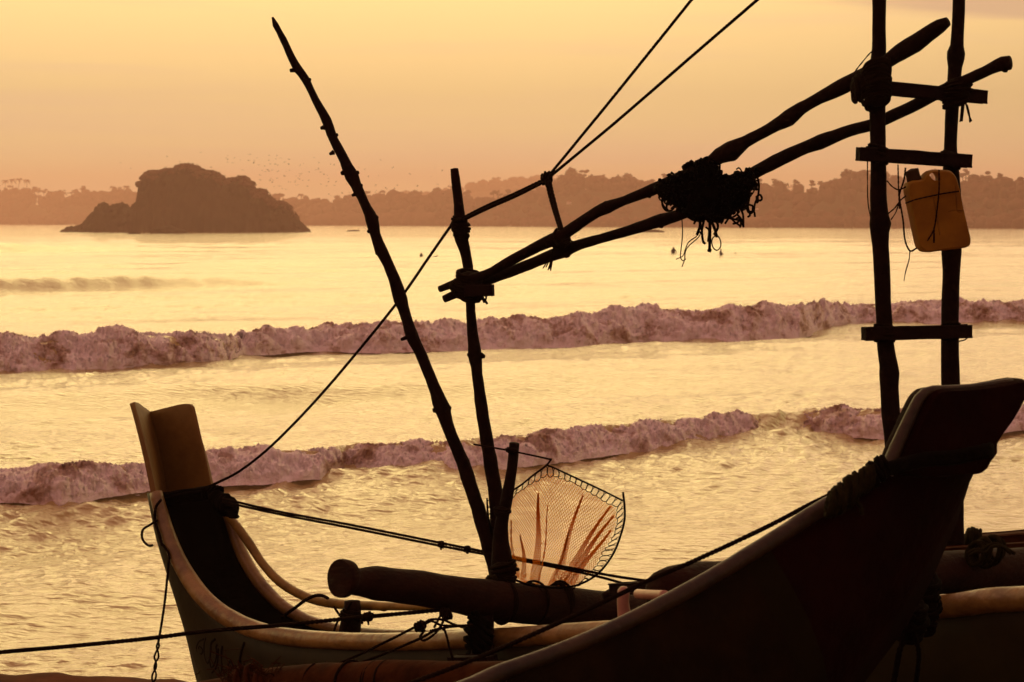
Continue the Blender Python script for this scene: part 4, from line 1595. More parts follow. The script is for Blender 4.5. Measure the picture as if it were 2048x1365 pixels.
lashing(P(1902, 320, 9.0), (P(1902, 350, 8.9) - P(1903, 290, 8.9)), .036, .05, 9, .0055, 8, label='flat wrap holding the middle rung on the right upright above the can', group=LG, ends=0)
lashing(P(1768, 668, 8.92), (P(1770, 700, 8.9) - P(1767, 630, 8.9)), .040, .055, 10, .0055, 9, label='flat wrap holding the lowest rung on the left upright', group=LG, ends=0)
lashing(P(1901, 663, 9.0), (P(1901, 690, 8.9) - P(1902, 630, 8.9)), .038, .05, 9, .0055, 10, label='flat wrap holding the lowest rung on the right upright', group=LG, ends=0)
lashing(P(1120, 478, 9.68), (P(1175, 445, 9.6) - P(1090, 490, 9.7)), .036, .045, 8, .005, 12, label='few turns of cord joining both long poles under the rope strap', group=LG, ends=0, core=False)
# tassels of cord ends
def tassel(x, y, pts_list, D, w, label, group, material=None):
    root = empty('cord_tassel', P(x, y, D), label, 'cord end', group)
    for pts in pts_list:
        mb = MB()
        rope_tube(mb, [tuple(P(a, b, D + random.uniform(-.01, .01))) for a, b in pts], .5 * w * D / F, tw=False)
        mb.build('strand', material or M_ROPE, root)


tassel(1925, 210, [[(1926, 208), (1924, 228), (1920, 244)], [(1928, 208), (1926, 226), (1924, 243)], [(1924, 208), (1922, 230), (1921, 242)], [(1932, 208), (1937, 228), (1943, 243)], [(1934, 210), (1938, 226), (1940, 245)]], 8.9, 3.5,
       'two frayed cord ends dangling below the top rung', 'frayed cord ends')
tassel(1110, 500, [[(1108, 492), (1103, 512), (1092, 535)], [(1109, 492), (1104, 514), (1096, 541)], [(1110, 492), (1105, 512), (1099, 538)], [(1108, 495), (1100, 515), (1086, 537)], [(1108, 492), (1106, 515), (1101, 542)]], 9.72, 2.6,
       'frayed tuft of cord hanging under the lower long pole', 'frayed cord ends')
tassel(970, 596, [[(962, 592), (966, 600), (968, 606)], [(972, 590), (972, 598), (968, 605)]], 9.85, 4, 'short frayed scrap of cord under the mast knot', 'frayed cord ends')

# stay ropes
SG = 'ropes strung between the poles and the prow'
apex = P(1093, 357, 9.9)
px_rope('stay_rope', [(1420, -48), (1383, 0), (1240, 178), (1160, 276), (1096, 354)], lerpD(1096, 9.9, 1420, 9.2), 6.5, 'left one of the two ropes that run up out of the photo', 'rope', SG)
px_rope('stay_rope', [(1575, -52), (1517, -2), (1380, 116), (1230, 246), (1097, 356)], lerpD(1096, 9.88, 1575, 9.1), 7, 'right one of the two ropes that run up out of the photo', 'rope', SG)
px_rope('stay_rope', [(1092, 358), (1030, 388), (975, 412), (925, 437)], lerpD(925, 10.0, 1092, 9.9), 7, 'upper strand of the doubled rope from the mast to the three-way knot', 'rope', SG)
px_rope('stay_rope', [(1092, 362), (1030, 393), (975, 417), (925, 441)], lerpD(925, 9.98, 1092, 9.88), 7, 'lower strand of the doubled rope from the mast to the three-way knot', 'rope', SG)
px_rope('stay_rope', [(925, 439), (905, 449), (862, 509), (800, 598), (720, 698), (630, 803), (545, 890), (480, 942), (424, 971)], lerpD(424, 11.25, 925, 9.97), 6.2, 'long rope slanting down from the mast to the tall prow', 'rope', SG)
lashing(apex, (1, 0, .4), .022, .035, 8, .0055, 21, 'rope_knot', 'three-way knot where the doubled rope meets the two rising ropes', 'knots in the stay ropes', ends=2)
strap = MB()
rope_tube(strap, [tuple(P(1093, 362, 9.86)), tuple(P(1104, 405, 9.8)), tuple(P(1121, 460, 9.66))], .0085)
rope_tube(strap, [tuple(P(1099, 362, 9.84)), tuple(P(1109, 405, 9.78)), tuple(P(1124, 460, 9.64))], .0075)
tag(strap.build('rope_strap', M_ROPE), 'short doubled strap hanging from the three-way knot to the long poles', 'rope', SG, 'thing')
px_rope('cord', [(1115, 490), (1135, 480), (1146, 484)], lambda x, y: P(x, y, 9.6), 3, 'thin cord scrap looped over the lower pole by the strap', 'cord', 'thin cords')
px_rope('cord', [(1754, 100), (1742, 105), (1722, 128), (1708, 146)], lambda x, y: P(x, y, 8.85), 2.6, 'thin taut cord in the corner left of the left upright', 'cord', 'thin cords')

# doubled rope from the prow across the view
def KR(x, y): return P(x, y, 11.1 + (9.75 - 11.1) * (x - 445) / (1290 - 445))
px_rope('guy_rope', [(446, 998), (560, 1024), (700, 1050), (880, 1086), (965, 1103), (1025, 1114), (1150, 1138), (1230, 1153), (1300, 1163)], KR, 5, 'upper strand of the doubled rope from the prow across the net', 'rope', 'doubled rope from the prow')
px_rope('guy_rope', [(446, 1004), (560, 1029), (700, 1056), (880, 1092), (965, 1108), (1025, 1118), (1150, 1143), (1210, 1157), (1262, 1172)], KR, 5, 'lower strand of the doubled rope from the prow across the net', 'rope', 'doubled rope from the prow')
for x, y, s in ((882, 1089, 31), (934, 1099, 32)):
    lashing(KR(x, y), (1, -.5, -.1), .013, .022, 6, .004, s, 'rope_knot', 'ragged little knot on the doubled rope, the %s of two' % ('left' if x < 900 else 'right'), 'knots in the doubled rope', ends=3)

# lashing round the prow
lashing(PL(372, 992, CA), (PL(365, 940, CA) - PL(382, 1040, CA)), .155, .05, 7, .010, 41, label='dark rope collar wound round the foot of the prow board', group='ropes on the canoe prow', material=M_NETK, core=False, ends=0, squash=.95, ragged=.04)
lashing(PL(448, 1008, CA), (1, -.6, -.5), .040, .10, 14, .008, 42, label='lumpy bunch of rope knots at the right corner of the prow', group='ropes on the canoe prow', material=M_NETK, ends=2)
lashing(PL(425, 985, CA), (1, -.8, .1), .03, .07, 8, .007, 44, label='rope bunched on the right edge where the prow board begins', group='ropes on the canoe prow', material=M_NETK, ends=1)
lashing(PL(463, 1022, CA), (.4, -.2, -1), .022, .06, 9, .007, 45, label='stub of knotted rope poking out beside the bamboo rail', group='ropes on the canoe prow', material=M_NETK, ends=1)
def KQ(x, y): return PL(x, y, CA - .33)
px_rope('rope_tail', [(322, 1000), (312, 1015), (310, 1040), (316, 1062), (325, 1092)], KQ, 6, 'rope tail lying down the left edge of the prow', 'rope', 'ropes on the canoe prow')
px_rope('rope_hook', [(314, 1041), (300, 1050), (286, 1060), (284, 1075), (290, 1086), (298, 1092), (305, 1091)], KQ, 5, 'stiff hook-shaped rope end curling out left of the prow', 'rope', 'ropes on the canoe prow')
px_rope('hanging_rope', [(326, 1090), (338, 1110), (337, 1130), (330, 1200), (322, 1255), (317, 1282)], KQ, 5, 'thin rope hanging straight down from the prow', 'rope', 'ropes on the canoe prow')
for off, ph, w in ((0, 0, 'left'), (2, math.pi, 'right')):
    pts = [(316 - 10 * t / 8 * 1.1 + 3.4 * math.sin(t * 1.7 + ph) + off, 1282 + t * 11) for t in range(0, 10)]
    px_rope('hanging_rope', pts, KQ, 4, 'wavy unlaid strand below the hanging rope, the %s one of the pair' % w, 'rope', 'unlaid strands below the hanging rope')

# the bamboo rail beyond the canoe
stick('bamboo_rail', [(430, 1000, 15), (452, 1028, 18), (475, 1055, 21), (500, 1090, 21), (525, 1128, 20), (558, 1163, 20), (597, 1187, 21), (640, 1203, 22), (700, 1210, 22), (760, 1213, 21), (768, 1214, 22), (775, 1213, 19), (870, 1216, 14), (960, 1222, 12)],
      lambda x, y: PL(x, y, CA + .20), M_RAIL, 'pale bamboo rail curving down from the prow behind the canoe', 'rail', None, .03)
stick('rail_post', [(704, 1202, 34), (704, 1215, 38), (701, 1240, 44), (698, 1275, 52)], lambda x, y: PL(x, y, CA + .1), M_WOOD, 'stubby post that carries the bamboo rail', 'post', None, .06)
lashing(PL(703, 1228, CA + .05), (0.05, 0, 1), .045, .03, 6, .006, 51, label='cord tied round the stubby rail post', group='cords round the rail post', core=False, ends=3)
px_rope('cord', [(668, 1214), (680, 1232), (690, 1242), (700, 1236)], lambda x, y: PL(x, y, CA - .0), 5, 'cord crossing in an X left of the rail post, the falling one', 'cord', 'cords round the rail post')
px_rope('cord', [(704, 1204), (690, 1225), (676, 1242), (668, 1262)], lambda x, y: PL(x, y, CA - .0), 5, 'cord crossing in an X left of the rail post, the rising one', 'cord', 'cords round the rail post')
px_rope('cord', [(563, 1235), (590, 1216), (612, 1200), (630, 1192), (645, 1192), (656, 1197)], lambda x, y: PL(x, y, CA + .12), 7, 'cord looped over the bamboo rail from inside the hull', 'cord', 'cords round the rail post')
# mooring rope from the left edge
px_rope('mooring_rope', [(-160, 1320), (0, 1305), (150, 1292), (300, 1277), (420, 1262), (560, 1251), (690, 1238), (800, 1228), (884, 1220)],
        lambda x, y: P(x, y, 9.6 + .0 * x), 8.5, 'dark mooring rope running in from the left edge of the photo', 'rope', None)
lashing(P(737, 1234, 9.58), (1, 0, .1), .016, .03, 6, .005, 61, 'rope_knot', 'frayed knot on the mooring rope beside the rail post', None, ends=3)
lashing(P(890, 1228, 9.5), (1, .2, -.2), .018, .04, 6, .0055, 62, 'rope_knot', 'knot tying the mooring rope under the big log', None, ends=1)

# ------------------------------------------------------------------ the logs
def boom_pt(c):
    return lambda x, y: PL(x, y, c, 1.0)


B1 = boom_pt(9.87)
def log(name, pts, Df, label, group=None, seed=0, m=None, step=.03, rough=.07):
    C, rr = pxline(pts, Df, step=step)
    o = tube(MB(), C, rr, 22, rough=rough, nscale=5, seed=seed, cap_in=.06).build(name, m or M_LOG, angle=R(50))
    tag(o, label, 'log', group)
    return o


log('crossbeam_log', [(679, 1157, 76), (681, 1157, 79), (687, 1158, 79), (693, 1159, 77), (698, 1161, 60), (703, 1163, 55), (722, 1165, 58), (750, 1166, 70), (790, 1171, 68), (850, 1179, 72), (905, 1188, 74), (950, 1196, 80), (1000, 1203, 82), (1060, 1208, 82), (1120, 1213, 80), (1180, 1218, 76), (1240, 1222, 74), (1330, 1230, 70), (1420, 1236, 66)],
    B1, 'thick crossbeam log with a flared round end, carrying the mast', 'crossbeam logs', 2)
B2 = boom_pt(6.98)
log('crossbeam_log', [(1318, 1190, 70), (1326, 1188, 96), (1345, 1186, 110), (1400, 1180, 112), (1500, 1172, 108), (1650, 1160, 100), (1800, 1150, 94), (1870, 1146, 88), (1950, 1143, 88), (2048, 1138, 88), (2200, 1130, 86), (2350, 1122, 84)],
    B2, 'second crossbeam log passing under the ladder frame at the right', 'crossbeam logs', 9)
# board lying beyond it
bd = box_between(MB(), P(1840, 1092, 9.35), P(2160, 1068, 9.1), .16, .05, jitter=.05)
tag(bd.build('timber_board', M_BOARD, smooth=False), 'reddish timber board resting behind the foot of the right upright', 'board')
bd = box_between(MB(), P(1840, 1106, 9.0), P(2160, 1085, 8.8), .07, .03, jitter=.05)
tag(bd.build('timber_batten', M_BOARD, smooth=False), 'thin reddish batten in front of the timber board', 'board')
lashing(P(1945, 1078, 9.2), (1, 0, .08), .038, .05, 7, .007, 71, label='greenish turns of rope on the timber board', group='greenish ropes by the right upright', material=M_ROPEG, ends=0)
lashing(P(1972, 1104, 8.45), (1, .6, .1), .050, .10, 8, .008, 72, label='slack greenish coil of rope on top of the right log', group='greenish ropes by the right upright', material=M_ROPEG, ends=1, squash=.6, core=False)
px_rope('slack_rope', [(1935, 1108), (1948, 1100), (1965, 1100), (1975, 1092), (1992, 1088), (2010, 1096), (2030, 1108)], lambda x, y: P(x, y, 8.32), 7, 'greenish rope slack over the right log', 'rope', 'greenish ropes by the right upright', M_ROPEG)
px_rope('slack_rope', [(1938, 1112), (1955, 1104), (1972, 1106), (1985, 1094), (2004, 1094), (2022, 1108)], lambda x, y: P(x, y, 8.30), 7, 'second greenish rope slack over the right log, below the first', 'rope', 'greenish ropes by the right upright', M_ROPEG)
# turns of rope round the first crossbeam at the mast foot
for x, s, lab in ((1005, 81, 'turns of rope round the log at the foot of the mast'), (1065, 82, 'turns of rope round the log under the scoop net'), (1118, 83, 'turns of rope round the log right of the mast foot')):
    lashing(B1(x, 1205), (1, 1, -.1), .083, .05, 6, .006, s, label=lab, group='ropes round the crossbeam', ends=0, core=False, ragged=.03)
lashing(P(1005, 1150, 9.9), (.05, 0, 1), .055, .09, 12, .007, 84, label='ragged binding of the mast, stick and post above the log', group='ropes round the crossbeam', ends=3, core=True)
lashing(P(985, 1160, 9.82), (1, .3, .1), .018, .03, 6, .005, 86, label='small greenish knot at the left foot of the mast', group='ropes round the crossbeam', ends=1, material=M_ROPEG)
lashing(P(958, 1280, 9.66), (.1, .1, 1), .05, .17, 12, .009, 85, label='dark binding hanging from the log in front of the pale rail', group='ropes round the crossbeam', material=M_NETK, ends=1)
blk = box_between(MB(), P(905, 1322, 9.5), P(985, 1322, 9.4), .08, .04, jitter=.1)
tag(blk.build('wood_block', M_WOOD, smooth=False), 'small dark wood block fixed to the hull below the binding', 'block')
blk = box_between(MB(), P(968, 1222, 9.75), P(962, 1340, 9.62), .08, .085, up=Vector((1, 0, 0)), jitter=.2)
tag(blk.build('strut', M_WOOD, smooth=False), 'dark strut from the crossbeam down the side of the canoe', 'strut')

# ropes and knots left of the strut
def KX(x, y): return P(x, y, 9.35)
px_rope('slack_rope', [(590, 1362), (700, 1318), (780, 1280), (835, 1252)], KX, 5.5, 'rope rising from the bottom log to the tangled knot, upper one', 'rope', 'ropes at the tangled knot')
px_rope('slack_rope', [(600, 1356), (720, 1326), (830, 1282), (880, 1258), (945, 1250)], KX, 5.5, 'rope rising from the bottom log past the tangled knot, lower one', 'rope', 'ropes at the tangled knot')
px_rope('slack_rope', [(842, 1255), (862, 1243), (880, 1250), (900, 1252), (945, 1251)], KX, 5, 'loop of rope on the right side of the tangled knot', 'rope', 'ropes at the tangled knot')
px_rope('slack_rope', [(850, 1260), (840, 1275), (850, 1281), (875, 1262), (893, 1228), (886, 1224), (868, 1256)], KX, 5, 'long upright loop of rope through the tangled knot', 'rope', 'ropes at the tangled knot')
px_rope('slack_rope', [(845, 1250), (860, 1240), (885, 1240), (905, 1248), (928, 1256)], KX, 5, 'rope arching over the tangled knot', 'rope', 'ropes at the tangled knot')
px_rope('slack_rope', [(860, 1262), (885, 1258), (893, 1272), (900, 1300), (910, 1330)], KX, 5, 'rope falling from the tangled knot down the hull', 'rope', 'ropes at the tangled knot')
lashing(KX(840, 1253), (1, .1, .3), .017, .03, 7, .0055, 91, 'rope_knot', 'tight core of the tangled knot above the pale rail', 'ropes at the tangled knot', ends=1)

# log at the bottom edge
def KL(x, y): return PL(x, y, 8.35)
log('log', [(250, 1420, 60), (430, 1392, 70), (520, 1378, 76), (620, 1368, 80), (700, 1366, 84), (790, 1362, 84), (900, 1360, 76), (1000, 1360, 76), (1120, 1362, 76), (1300, 1366, 74), (1500, 1370, 74)],
    KL, 'rough reddish log lying along the bottom edge in front of the canoe', None, 13, M_BOARD)
for x, s in ((640, 101), (700, 102), (752, 103), (776, 104)):
    lashing(KL(x, 1364), (1, -1, .05), .073, .035, 4, .006, s, label='coir turns round the bottom log, %s from its left end' % {640: 'first', 700: 'second', 752: 'third', 776: 'fourth'}[x], group='coir bindings round the bottom log', ends=1 if s == 103 else 0, core=False, ragged=.05)
fib = MB()
rg = random.Random(44)
for k in range(130):
    x, y = rg.gauss(505, 30), rg.gauss(1348, 8)
    p = KL(x, y) + Vector((0, -.07, 0))
    q = p + Vector((rg.gauss(0, .03), rg.gauss(0, .02), rg.gauss(.01, .018)))
    r_ = q + Vector((rg.gauss(0, .02), rg.gauss(0, .01), rg.gauss(0, .016)))
    tube(fib, [tuple(p), tuple(q), tuple(r_)], .0022, 3, cap=False)
cf = fib.build('coir_tuft', M_BOARD)
tag(cf, 'shaggy tuft of coir fibre on the bottom log', 'fibre tuft', kind='stuff')
lashing(KL(510, 1362) + Vector((0, -.06, 0)), (1, -.8, .1), .055, .15, 9, .012, 110, 'coir_bundle', 'bundle of thick coir rope on the left of the bottom log', None, material=M_BOARD, ends=0)

# ------------------------------------------------------------------ scoop net
def build_net():
    root = empty('scoop_net', P(1100, 1175, 9.9), 'orange translucent scoop net hanging from a bent wire beside the mast', 'net')
    rim = [(1025, 983), (1060, 955), (1095, 931), (1130, 946), (1165, 962), (1205, 982), (1245, 1002)]
    right = [(1245, 1002), (1247, 1040), (1238, 1072), (1225, 1105), (1205, 1135), (1183, 1158), (1148, 1178)]
    botm = [(1032, 1158), (1060, 1170), (1090, 1173), (1120, 1174), (1148, 1178)]
    left = [(1022, 995), (1016, 1030), (1013, 1080), (1020, 1125), (1036, 1160)]
    rimI = [(1019, 1000), (1056, 972), (1095, 950), (1135, 962), (1170, 980), (1203, 1000), (1232, 1016)]
    rightI = [(1232, 1016), (1233, 1045), (1222, 1080), (1206, 1108), (1190, 1135), (1170, 1158), (1144, 1180)]

    def curve(pts, n):
        return resample(catmull([(a, b, 0) for a, b in pts], n=60), n)

    n = 64
    T, Bm = curve(rimI, n + 1), curve(botm, n + 1)
    L, Rr = curve(left, n + 1), curve(rightI, n + 1)

    def S(u, v):     # Coons patch, u across, v down
        def at(A, t):
            k = t * n
            i = min(n - 1, int(k))
            return A[i] + (A[i + 1] - A[i]) * (k - i)
        p = (1 - v) * at(T, u) + v * at(Bm, u) + (1 - u) * at(L, v) + u * at(Rr, v)
        p -= (1 - u) * (1 - v) * T[0] + u * (1 - v) * T[n] + (1 - u) * v * Bm[0] + u * v * Bm[n]
        return p

    def W(u, v, back=0.0):
        x, y, _ = S(u, v)
        fold = .012 * math.sin(u * 21 + v * 2) * v
        return P(x, y, 9.84 + .30 * v ** 1.5 + .14 * (1 - u) ** 4 + .10 * math.sin(u * math.pi) * math.sin(v * math.pi) + fold + back)

    th = .00105
    mb = MB()
    cells = 42
    for fam in (-1, 1):
        for k in range(-cells, cells * 2):
            pts = []
            for i in range(cells + 1):
                v = i / cells
                u = (k + fam * i * .62) / cells if fam > 0 else (k - i * .62) / cells
                if -1e-9 <= u <= 1 + 1e-9:
                    pts.append(W(min(1, max(0, u)), v))
            if len(pts) > 2:
                tube(mb, [tuple(p) for p in pts[::1]], th, 3, cap=False)
    o = mb.build('netting', M_THREAD, root)
    o['kind'] = 'stuff'
    # gathered pleats: several layers of the same mesh lying over one another
    pl = MB()
    pleats = [((1079, 985), (1070, 1172), 3, 25, 0.35), ((1042, 1070), (1050, 1168), 2, 16, .2), ((1165, 990), (1107, 1176), 3, 20, .3), ((1222, 1012), (1112, 1177), 4, 22, .25), ((1228, 1030), (1122, 1177), 4, 24, .2), ((1220, 1060), (1134, 1178), 4, 22, .2),
              ((1020, 1040), (1034, 1160), 2, 8, .3), ((1098, 1010), (1078, 1174), 1.5, 4, .3), ((1142, 1060), (1100, 1176), 1.5, 14, .3)]
    for (a, b, w0, w1, s0) in pleats:
        for lay in range(1):
            for fam in (-1, 1):
                nn = max(3, int(w1 / 2.6))
                for k in range(nn * 3):
                    pts = []
                    for i in range(17):
                        t = (k / (nn * 3)) * 1.25 - .25 + i / 16 * .34
                        if t < 0:
                            continue
                        if t > 1:
                            break
                        w = w0 * 1.1 + .8 * (w1 - w0) * t ** 1.1
                        q = (i / 16 - .5) * fam
                        x = a[0] + (b[0] - a[0]) * t + q * w
                        y = a[1] + (b[1] - a[1]) * t
                        x += 2.5 * math.sin(t * 6 + a[0])
                        pts.append(tuple(P(x, y, 9.83 + .30 * max(0, (y - 950) / 225) ** 1.5 + .003 * math.sin(k))))
                    if len(pts) > 2:
                        tube(pl, pts, th, 3, cap=False)
    o = pl.build('pleats', M_THREAD, root)
    o['kind'] = 'stuff'
    # wire frame
    fr = MB()
    tube(fr, catmull([tuple(P(947, 889, 9.9)), tuple(P(1020, 902, 9.86)), tuple(P(1100, 919, 9.8)), tuple(P(1103, 921, 9.8))], n=14), .0038, 7)
    fr.build('wire_arm', M_WOOD, root)
    fr = MB()
    tube(fr, catmull([tuple(P(1103, 918, 9.8)), tuple(P(1092, 932, 9.8)), tuple(P(1065, 952, 9.82)), tuple(P(1040, 972, 9.85)), tuple(P(1020, 984, 9.88))], n=18), .0040, 7, rough=.2)
    fr.build('wire_arm', M_WOOD, root)
    rope = MB()
    rope_tube(rope, [tuple(P(x, y, 9.8)) for x, y in [(1092, 930), (1110, 937), (1140, 951), (1170, 965), (1210, 984), (1246, 1002)]], .0036)
    rope_tube(rope, [tuple(P(x, y, 9.8)) for x, y in [(1246, 985), (1249, 1012), (1249, 1040), (1241, 1072), (1228, 1105), (1208, 1135), (1185, 1156), (1150, 1172), (1110, 1176), (1060, 1171), (1030, 1160)]], .0045)
    rope_tube(rope, [tuple(P(x, y, 9.95)) for x, y in [(974, 997), (976, 1030), (983, 1065), (990, 1100)]], .0038)
    rope.build('rim_cord', M_NETK, root)['kind'] = 'stuff'
    # the large loops that hang the netting on its rim
    def loops(A, B, num, D):
        A, B = curve(A, num + 1), curve(B, num + 1)
        for k in range(num):
            a0, a1, b0, b1 = A[k], A[k + 1], B[k], B[k + 1]
            mid = (b0 + b1) / 2 + (b0 - a0) * random.uniform(-.05, .25) + np.array([random.gauss(0, 1.2), random.gauss(0, 1.2), 0])
            b0 = b0 + np.array([random.gauss(0, 1.2), random.gauss(0, 1.2), 0])
            q = [a0 * .8 + a1 * .2, a0 * .55 + b0 * .45, b0 * .85 + a0 * .15, mid, b1 * .85 + a1 * .15, a1 * .55 + b1 * .45, a1 * .8 + a0 * .2]
            m = MB()
            tube(m, catmull([tuple(P(p[0], p[1], D)) for p in q], n=18), .0017, 5, cap=False)
            m.build('rim_loop', M_NETK, root)
    loops(rim[2:], rimI[2:], 13, 9.8)
    loops([rim[0], rim[1], rim[2]], [rimI[0], rimI[1], rimI[2]], 6, 9.81)
    loops(right, rightI, 17, 9.8)
    loops([(975, 1000), (978, 1035), (986, 1070), (993, 1098)], [(982, 1000), (986, 1035), (994, 1070), (1000, 1098)], 7, 9.95)


build_net()
lashing(P(1024, 903, 9.86), (.1, 0, 1), .024, .02, 5, .004, 121, label='cord tying the net wire to the top of the short post', group='cords on the short post', ends=0)
lashing(P(1004, 1022, 9.9), (.15, 0, 1), .03, .03, 6, .005, 122, label='cord binding the short post to the mast halfway down', group='cords on the short post', ends=0)

# ------------------------------------------------------------------ the black tangled net over the long poles
def tangle():
    root = empty('tangled_net', P(1420, 400, 9.3), 'black tangled fishing net draped over both long poles, ends dangling', 'net')
    rng = random.Random(9)
    blobs = [(1330, 378, 22), (1350, 372, 26), (1372, 372, 32), (1392, 355, 34), (1412, 340, 26), (1420, 345, 24), (1385, 395, 40), (1410, 385, 44), (1440, 388, 42), (1420, 405, 40), (1400, 412, 34), (1440, 410, 34), (1465, 385, 34), (1485, 362, 26), (1500, 352, 17), (1462, 372, 18),
             (1480, 385, 26), (1340, 395, 14), (1430, 425, 22), (1470, 405, 22), (1370, 410, 20), (1437, 362, 14), (1497, 372, 16)]
    bm = bmesh.new()
    bmesh.ops.create_icosphere(bm, subdivisions=3, radius=1)
    base = [v.co.copy() for v in bm.verts]
    fcs = [tuple(v.index for v in f.verts) for f in bm.faces]
    bm.free()
    mb = MB()
    for k, (x, y, r) in enumerate(blobs):
        D = 9.35 + rng.uniform(-.05, .05)
        c = P(x, y, D)
        rr = r * .80 * D / F
        mb.add([c + Vector((p.x, p.y * .8, p.z)) * rr * (1 + .45 * noise.noise(p * 2.2 + Vector((k, 0, 0))) + .2 * noise.noise(p * 6)) for p in base], fcs)
    mb.build('matted_core', M_NETK, root)['kind'] = 'stuff'
    # cords running all over the outside
    cords = MB()
    for k in range(420):
        x, y, r = rng.choice(blobs)
        a = rng.uniform(0, 6.28)
        rr = r * rng.uniform(.55, 1.0)
        cx, cy = x + math.cos(a) * rr * .85, y + math.sin(a) * rr * .85
        L = rng.uniform(8, 20)
        b = a + math.pi / 2 + rng.uniform(-.9, .9)
        q = []
        for i in range(4):
            t = i / 3 - .5
            q.append(tuple(P(cx + math.cos(b) * L * t + math.cos(a) * 5 * (1 - 4 * t * t) + rng.gauss(0, 1.2), cy + math.sin(b) * L * t + math.sin(a) * 5 * (1 - 4 * t * t) + rng.gauss(0, 1.2), 9.30 + rng.uniform(-.06, .05))))
        tube(cords, catmull(q, n=9), rng.uniform(.0026, .0042), 5)
    cords.build('net_cords', M_NETK, root)['kind'] = 'stuff'
    knots = MB()
    for k in range(150):
        x, y, r = rng.choice(blobs)
        a = rng.uniform(0, 6.28)
        c = P(x + math.cos(a) * r * .9, y + math.sin(a) * r * .9, 9.29)
        s = rng.uniform(.005, .010)
        knots.add([c + Vector((p.x, p.y, p.z)) * s * (1 + .3 * noise.noise(p * 3 + c * 20)) for p in base[::1]], fcs)
    knots.build('net_knots', M_NETK, root)['kind'] = 'stuff'

    def cord(pts, w, D=9.3, nm='hanging_cord'):
        m = MB()
        rope_tube(m, [tuple(P(x, y, D + rng.uniform(-.01, .01))) for x, y in pts], .5 * w * D / F, tw=False)
        m.build(nm, M_NETK, root)

    # lattice left below the pole
    for pts in [[(1326, 392), (1324, 405), (1330, 416), (1336, 420)], [(1336, 398), (1326, 402), (1325, 412), (1333, 422), (1345, 420), (1350, 412)], [(1338, 390), (1345, 405), (1352, 416)], [(1345, 392), (1335, 404), (1333, 418)], [(1350, 393), (1358, 405), (1366, 414)],
                [(1342, 400), (1352, 410), (1360, 418)], [(1352, 392), (1347, 404), (1340, 412)], [(1358, 395), (1352, 408), (1342, 418)]]:
        cord(pts, 4.2)
    # right-hand lattice
    for pts in [[(1515, 355), (1518, 372), (1516, 392), (1512, 398)], [(1512, 395), (1520, 390), (1524, 398), (1520, 402)], [(1516, 392), (1510, 408), (1508, 422)], [(1516, 395), (1514, 406), (1518, 400)], [(1500, 382), (1498, 400), (1496, 415), (1500, 430), (1496, 434)],
                [(1506, 412), (1494, 410), (1496, 424), (1504, 426), (1506, 412)], [(1500, 424), (1508, 424), (1510, 434)], [(1485, 405), (1492, 407), (1498, 400), (1500, 388)], [(1478, 400), (1480, 415), (1486, 430), (1487, 455)], [(1487, 454), (1483, 440), (1475, 430)],
                [(1455, 420), (1465, 440), (1480, 452)], [(1480, 405), (1465, 425), (1450, 448)], [(1440, 430), (1455, 436), (1478, 441)], [(1442, 420), (1450, 432), (1464, 428)], [(1468, 412), (1476, 426), (1462, 436), (1452, 430)], [(1458, 410), (1448, 425), (1440, 440)], [(1470, 440), (1478, 436), (1482, 448), (1480, 455)],
                [(1440, 425), (1446, 440), (1442, 448)], [(1466, 448), (1474, 446), (1480, 440)], [(1450, 405), (1462, 420), (1478, 422)]]:
        cord(pts, 4.4)
    # bottom tassels
    for pts, w in [([(1408, 440), (1404, 462), (1406, 482), (1410, 488)], 5), ([(1412, 455), (1418, 462), (1416, 484)], 4.5), ([(1419, 430), (1420, 465), (1419, 500)], 6), ([(1416, 500), (1422, 502)], 8), ([(1424, 445), (1430, 460), (1434, 475)], 6), ([(1398, 430), (1400, 452), (1394, 470)], 6),
                   ([(1380, 432), (1392, 438), (1388, 448)], 5), ([(1372, 432), (1385, 440), (1392, 442)], 4.5), ([(1432, 440), (1436, 455), (1428, 470)], 5), ([(1404, 455), (1398, 462), (1406, 470)], 4)]:
        cord(pts, w)
    cord([(1432, 470), (1424, 480), (1426, 495), (1434, 501), (1441, 494), (1441, 482), (1436, 472)], 2.6, nm='dangling_loop')
    cord([(1364, 440), (1365, 470), (1362, 500), (1361, 515), (1366, 522), (1372, 518)], 2.2, nm='loose_line')
    cord([(1398, 466), (1392, 474), (1378, 484), (1371, 498), (1366, 512), (1352, 519)], 2.2, nm='loose_line')
    cord([(1402, 465), (1396, 476), (1378, 492), (1371, 504), (1369, 520), (1364, 534)], 2.2, nm='loose_line')


tangle()

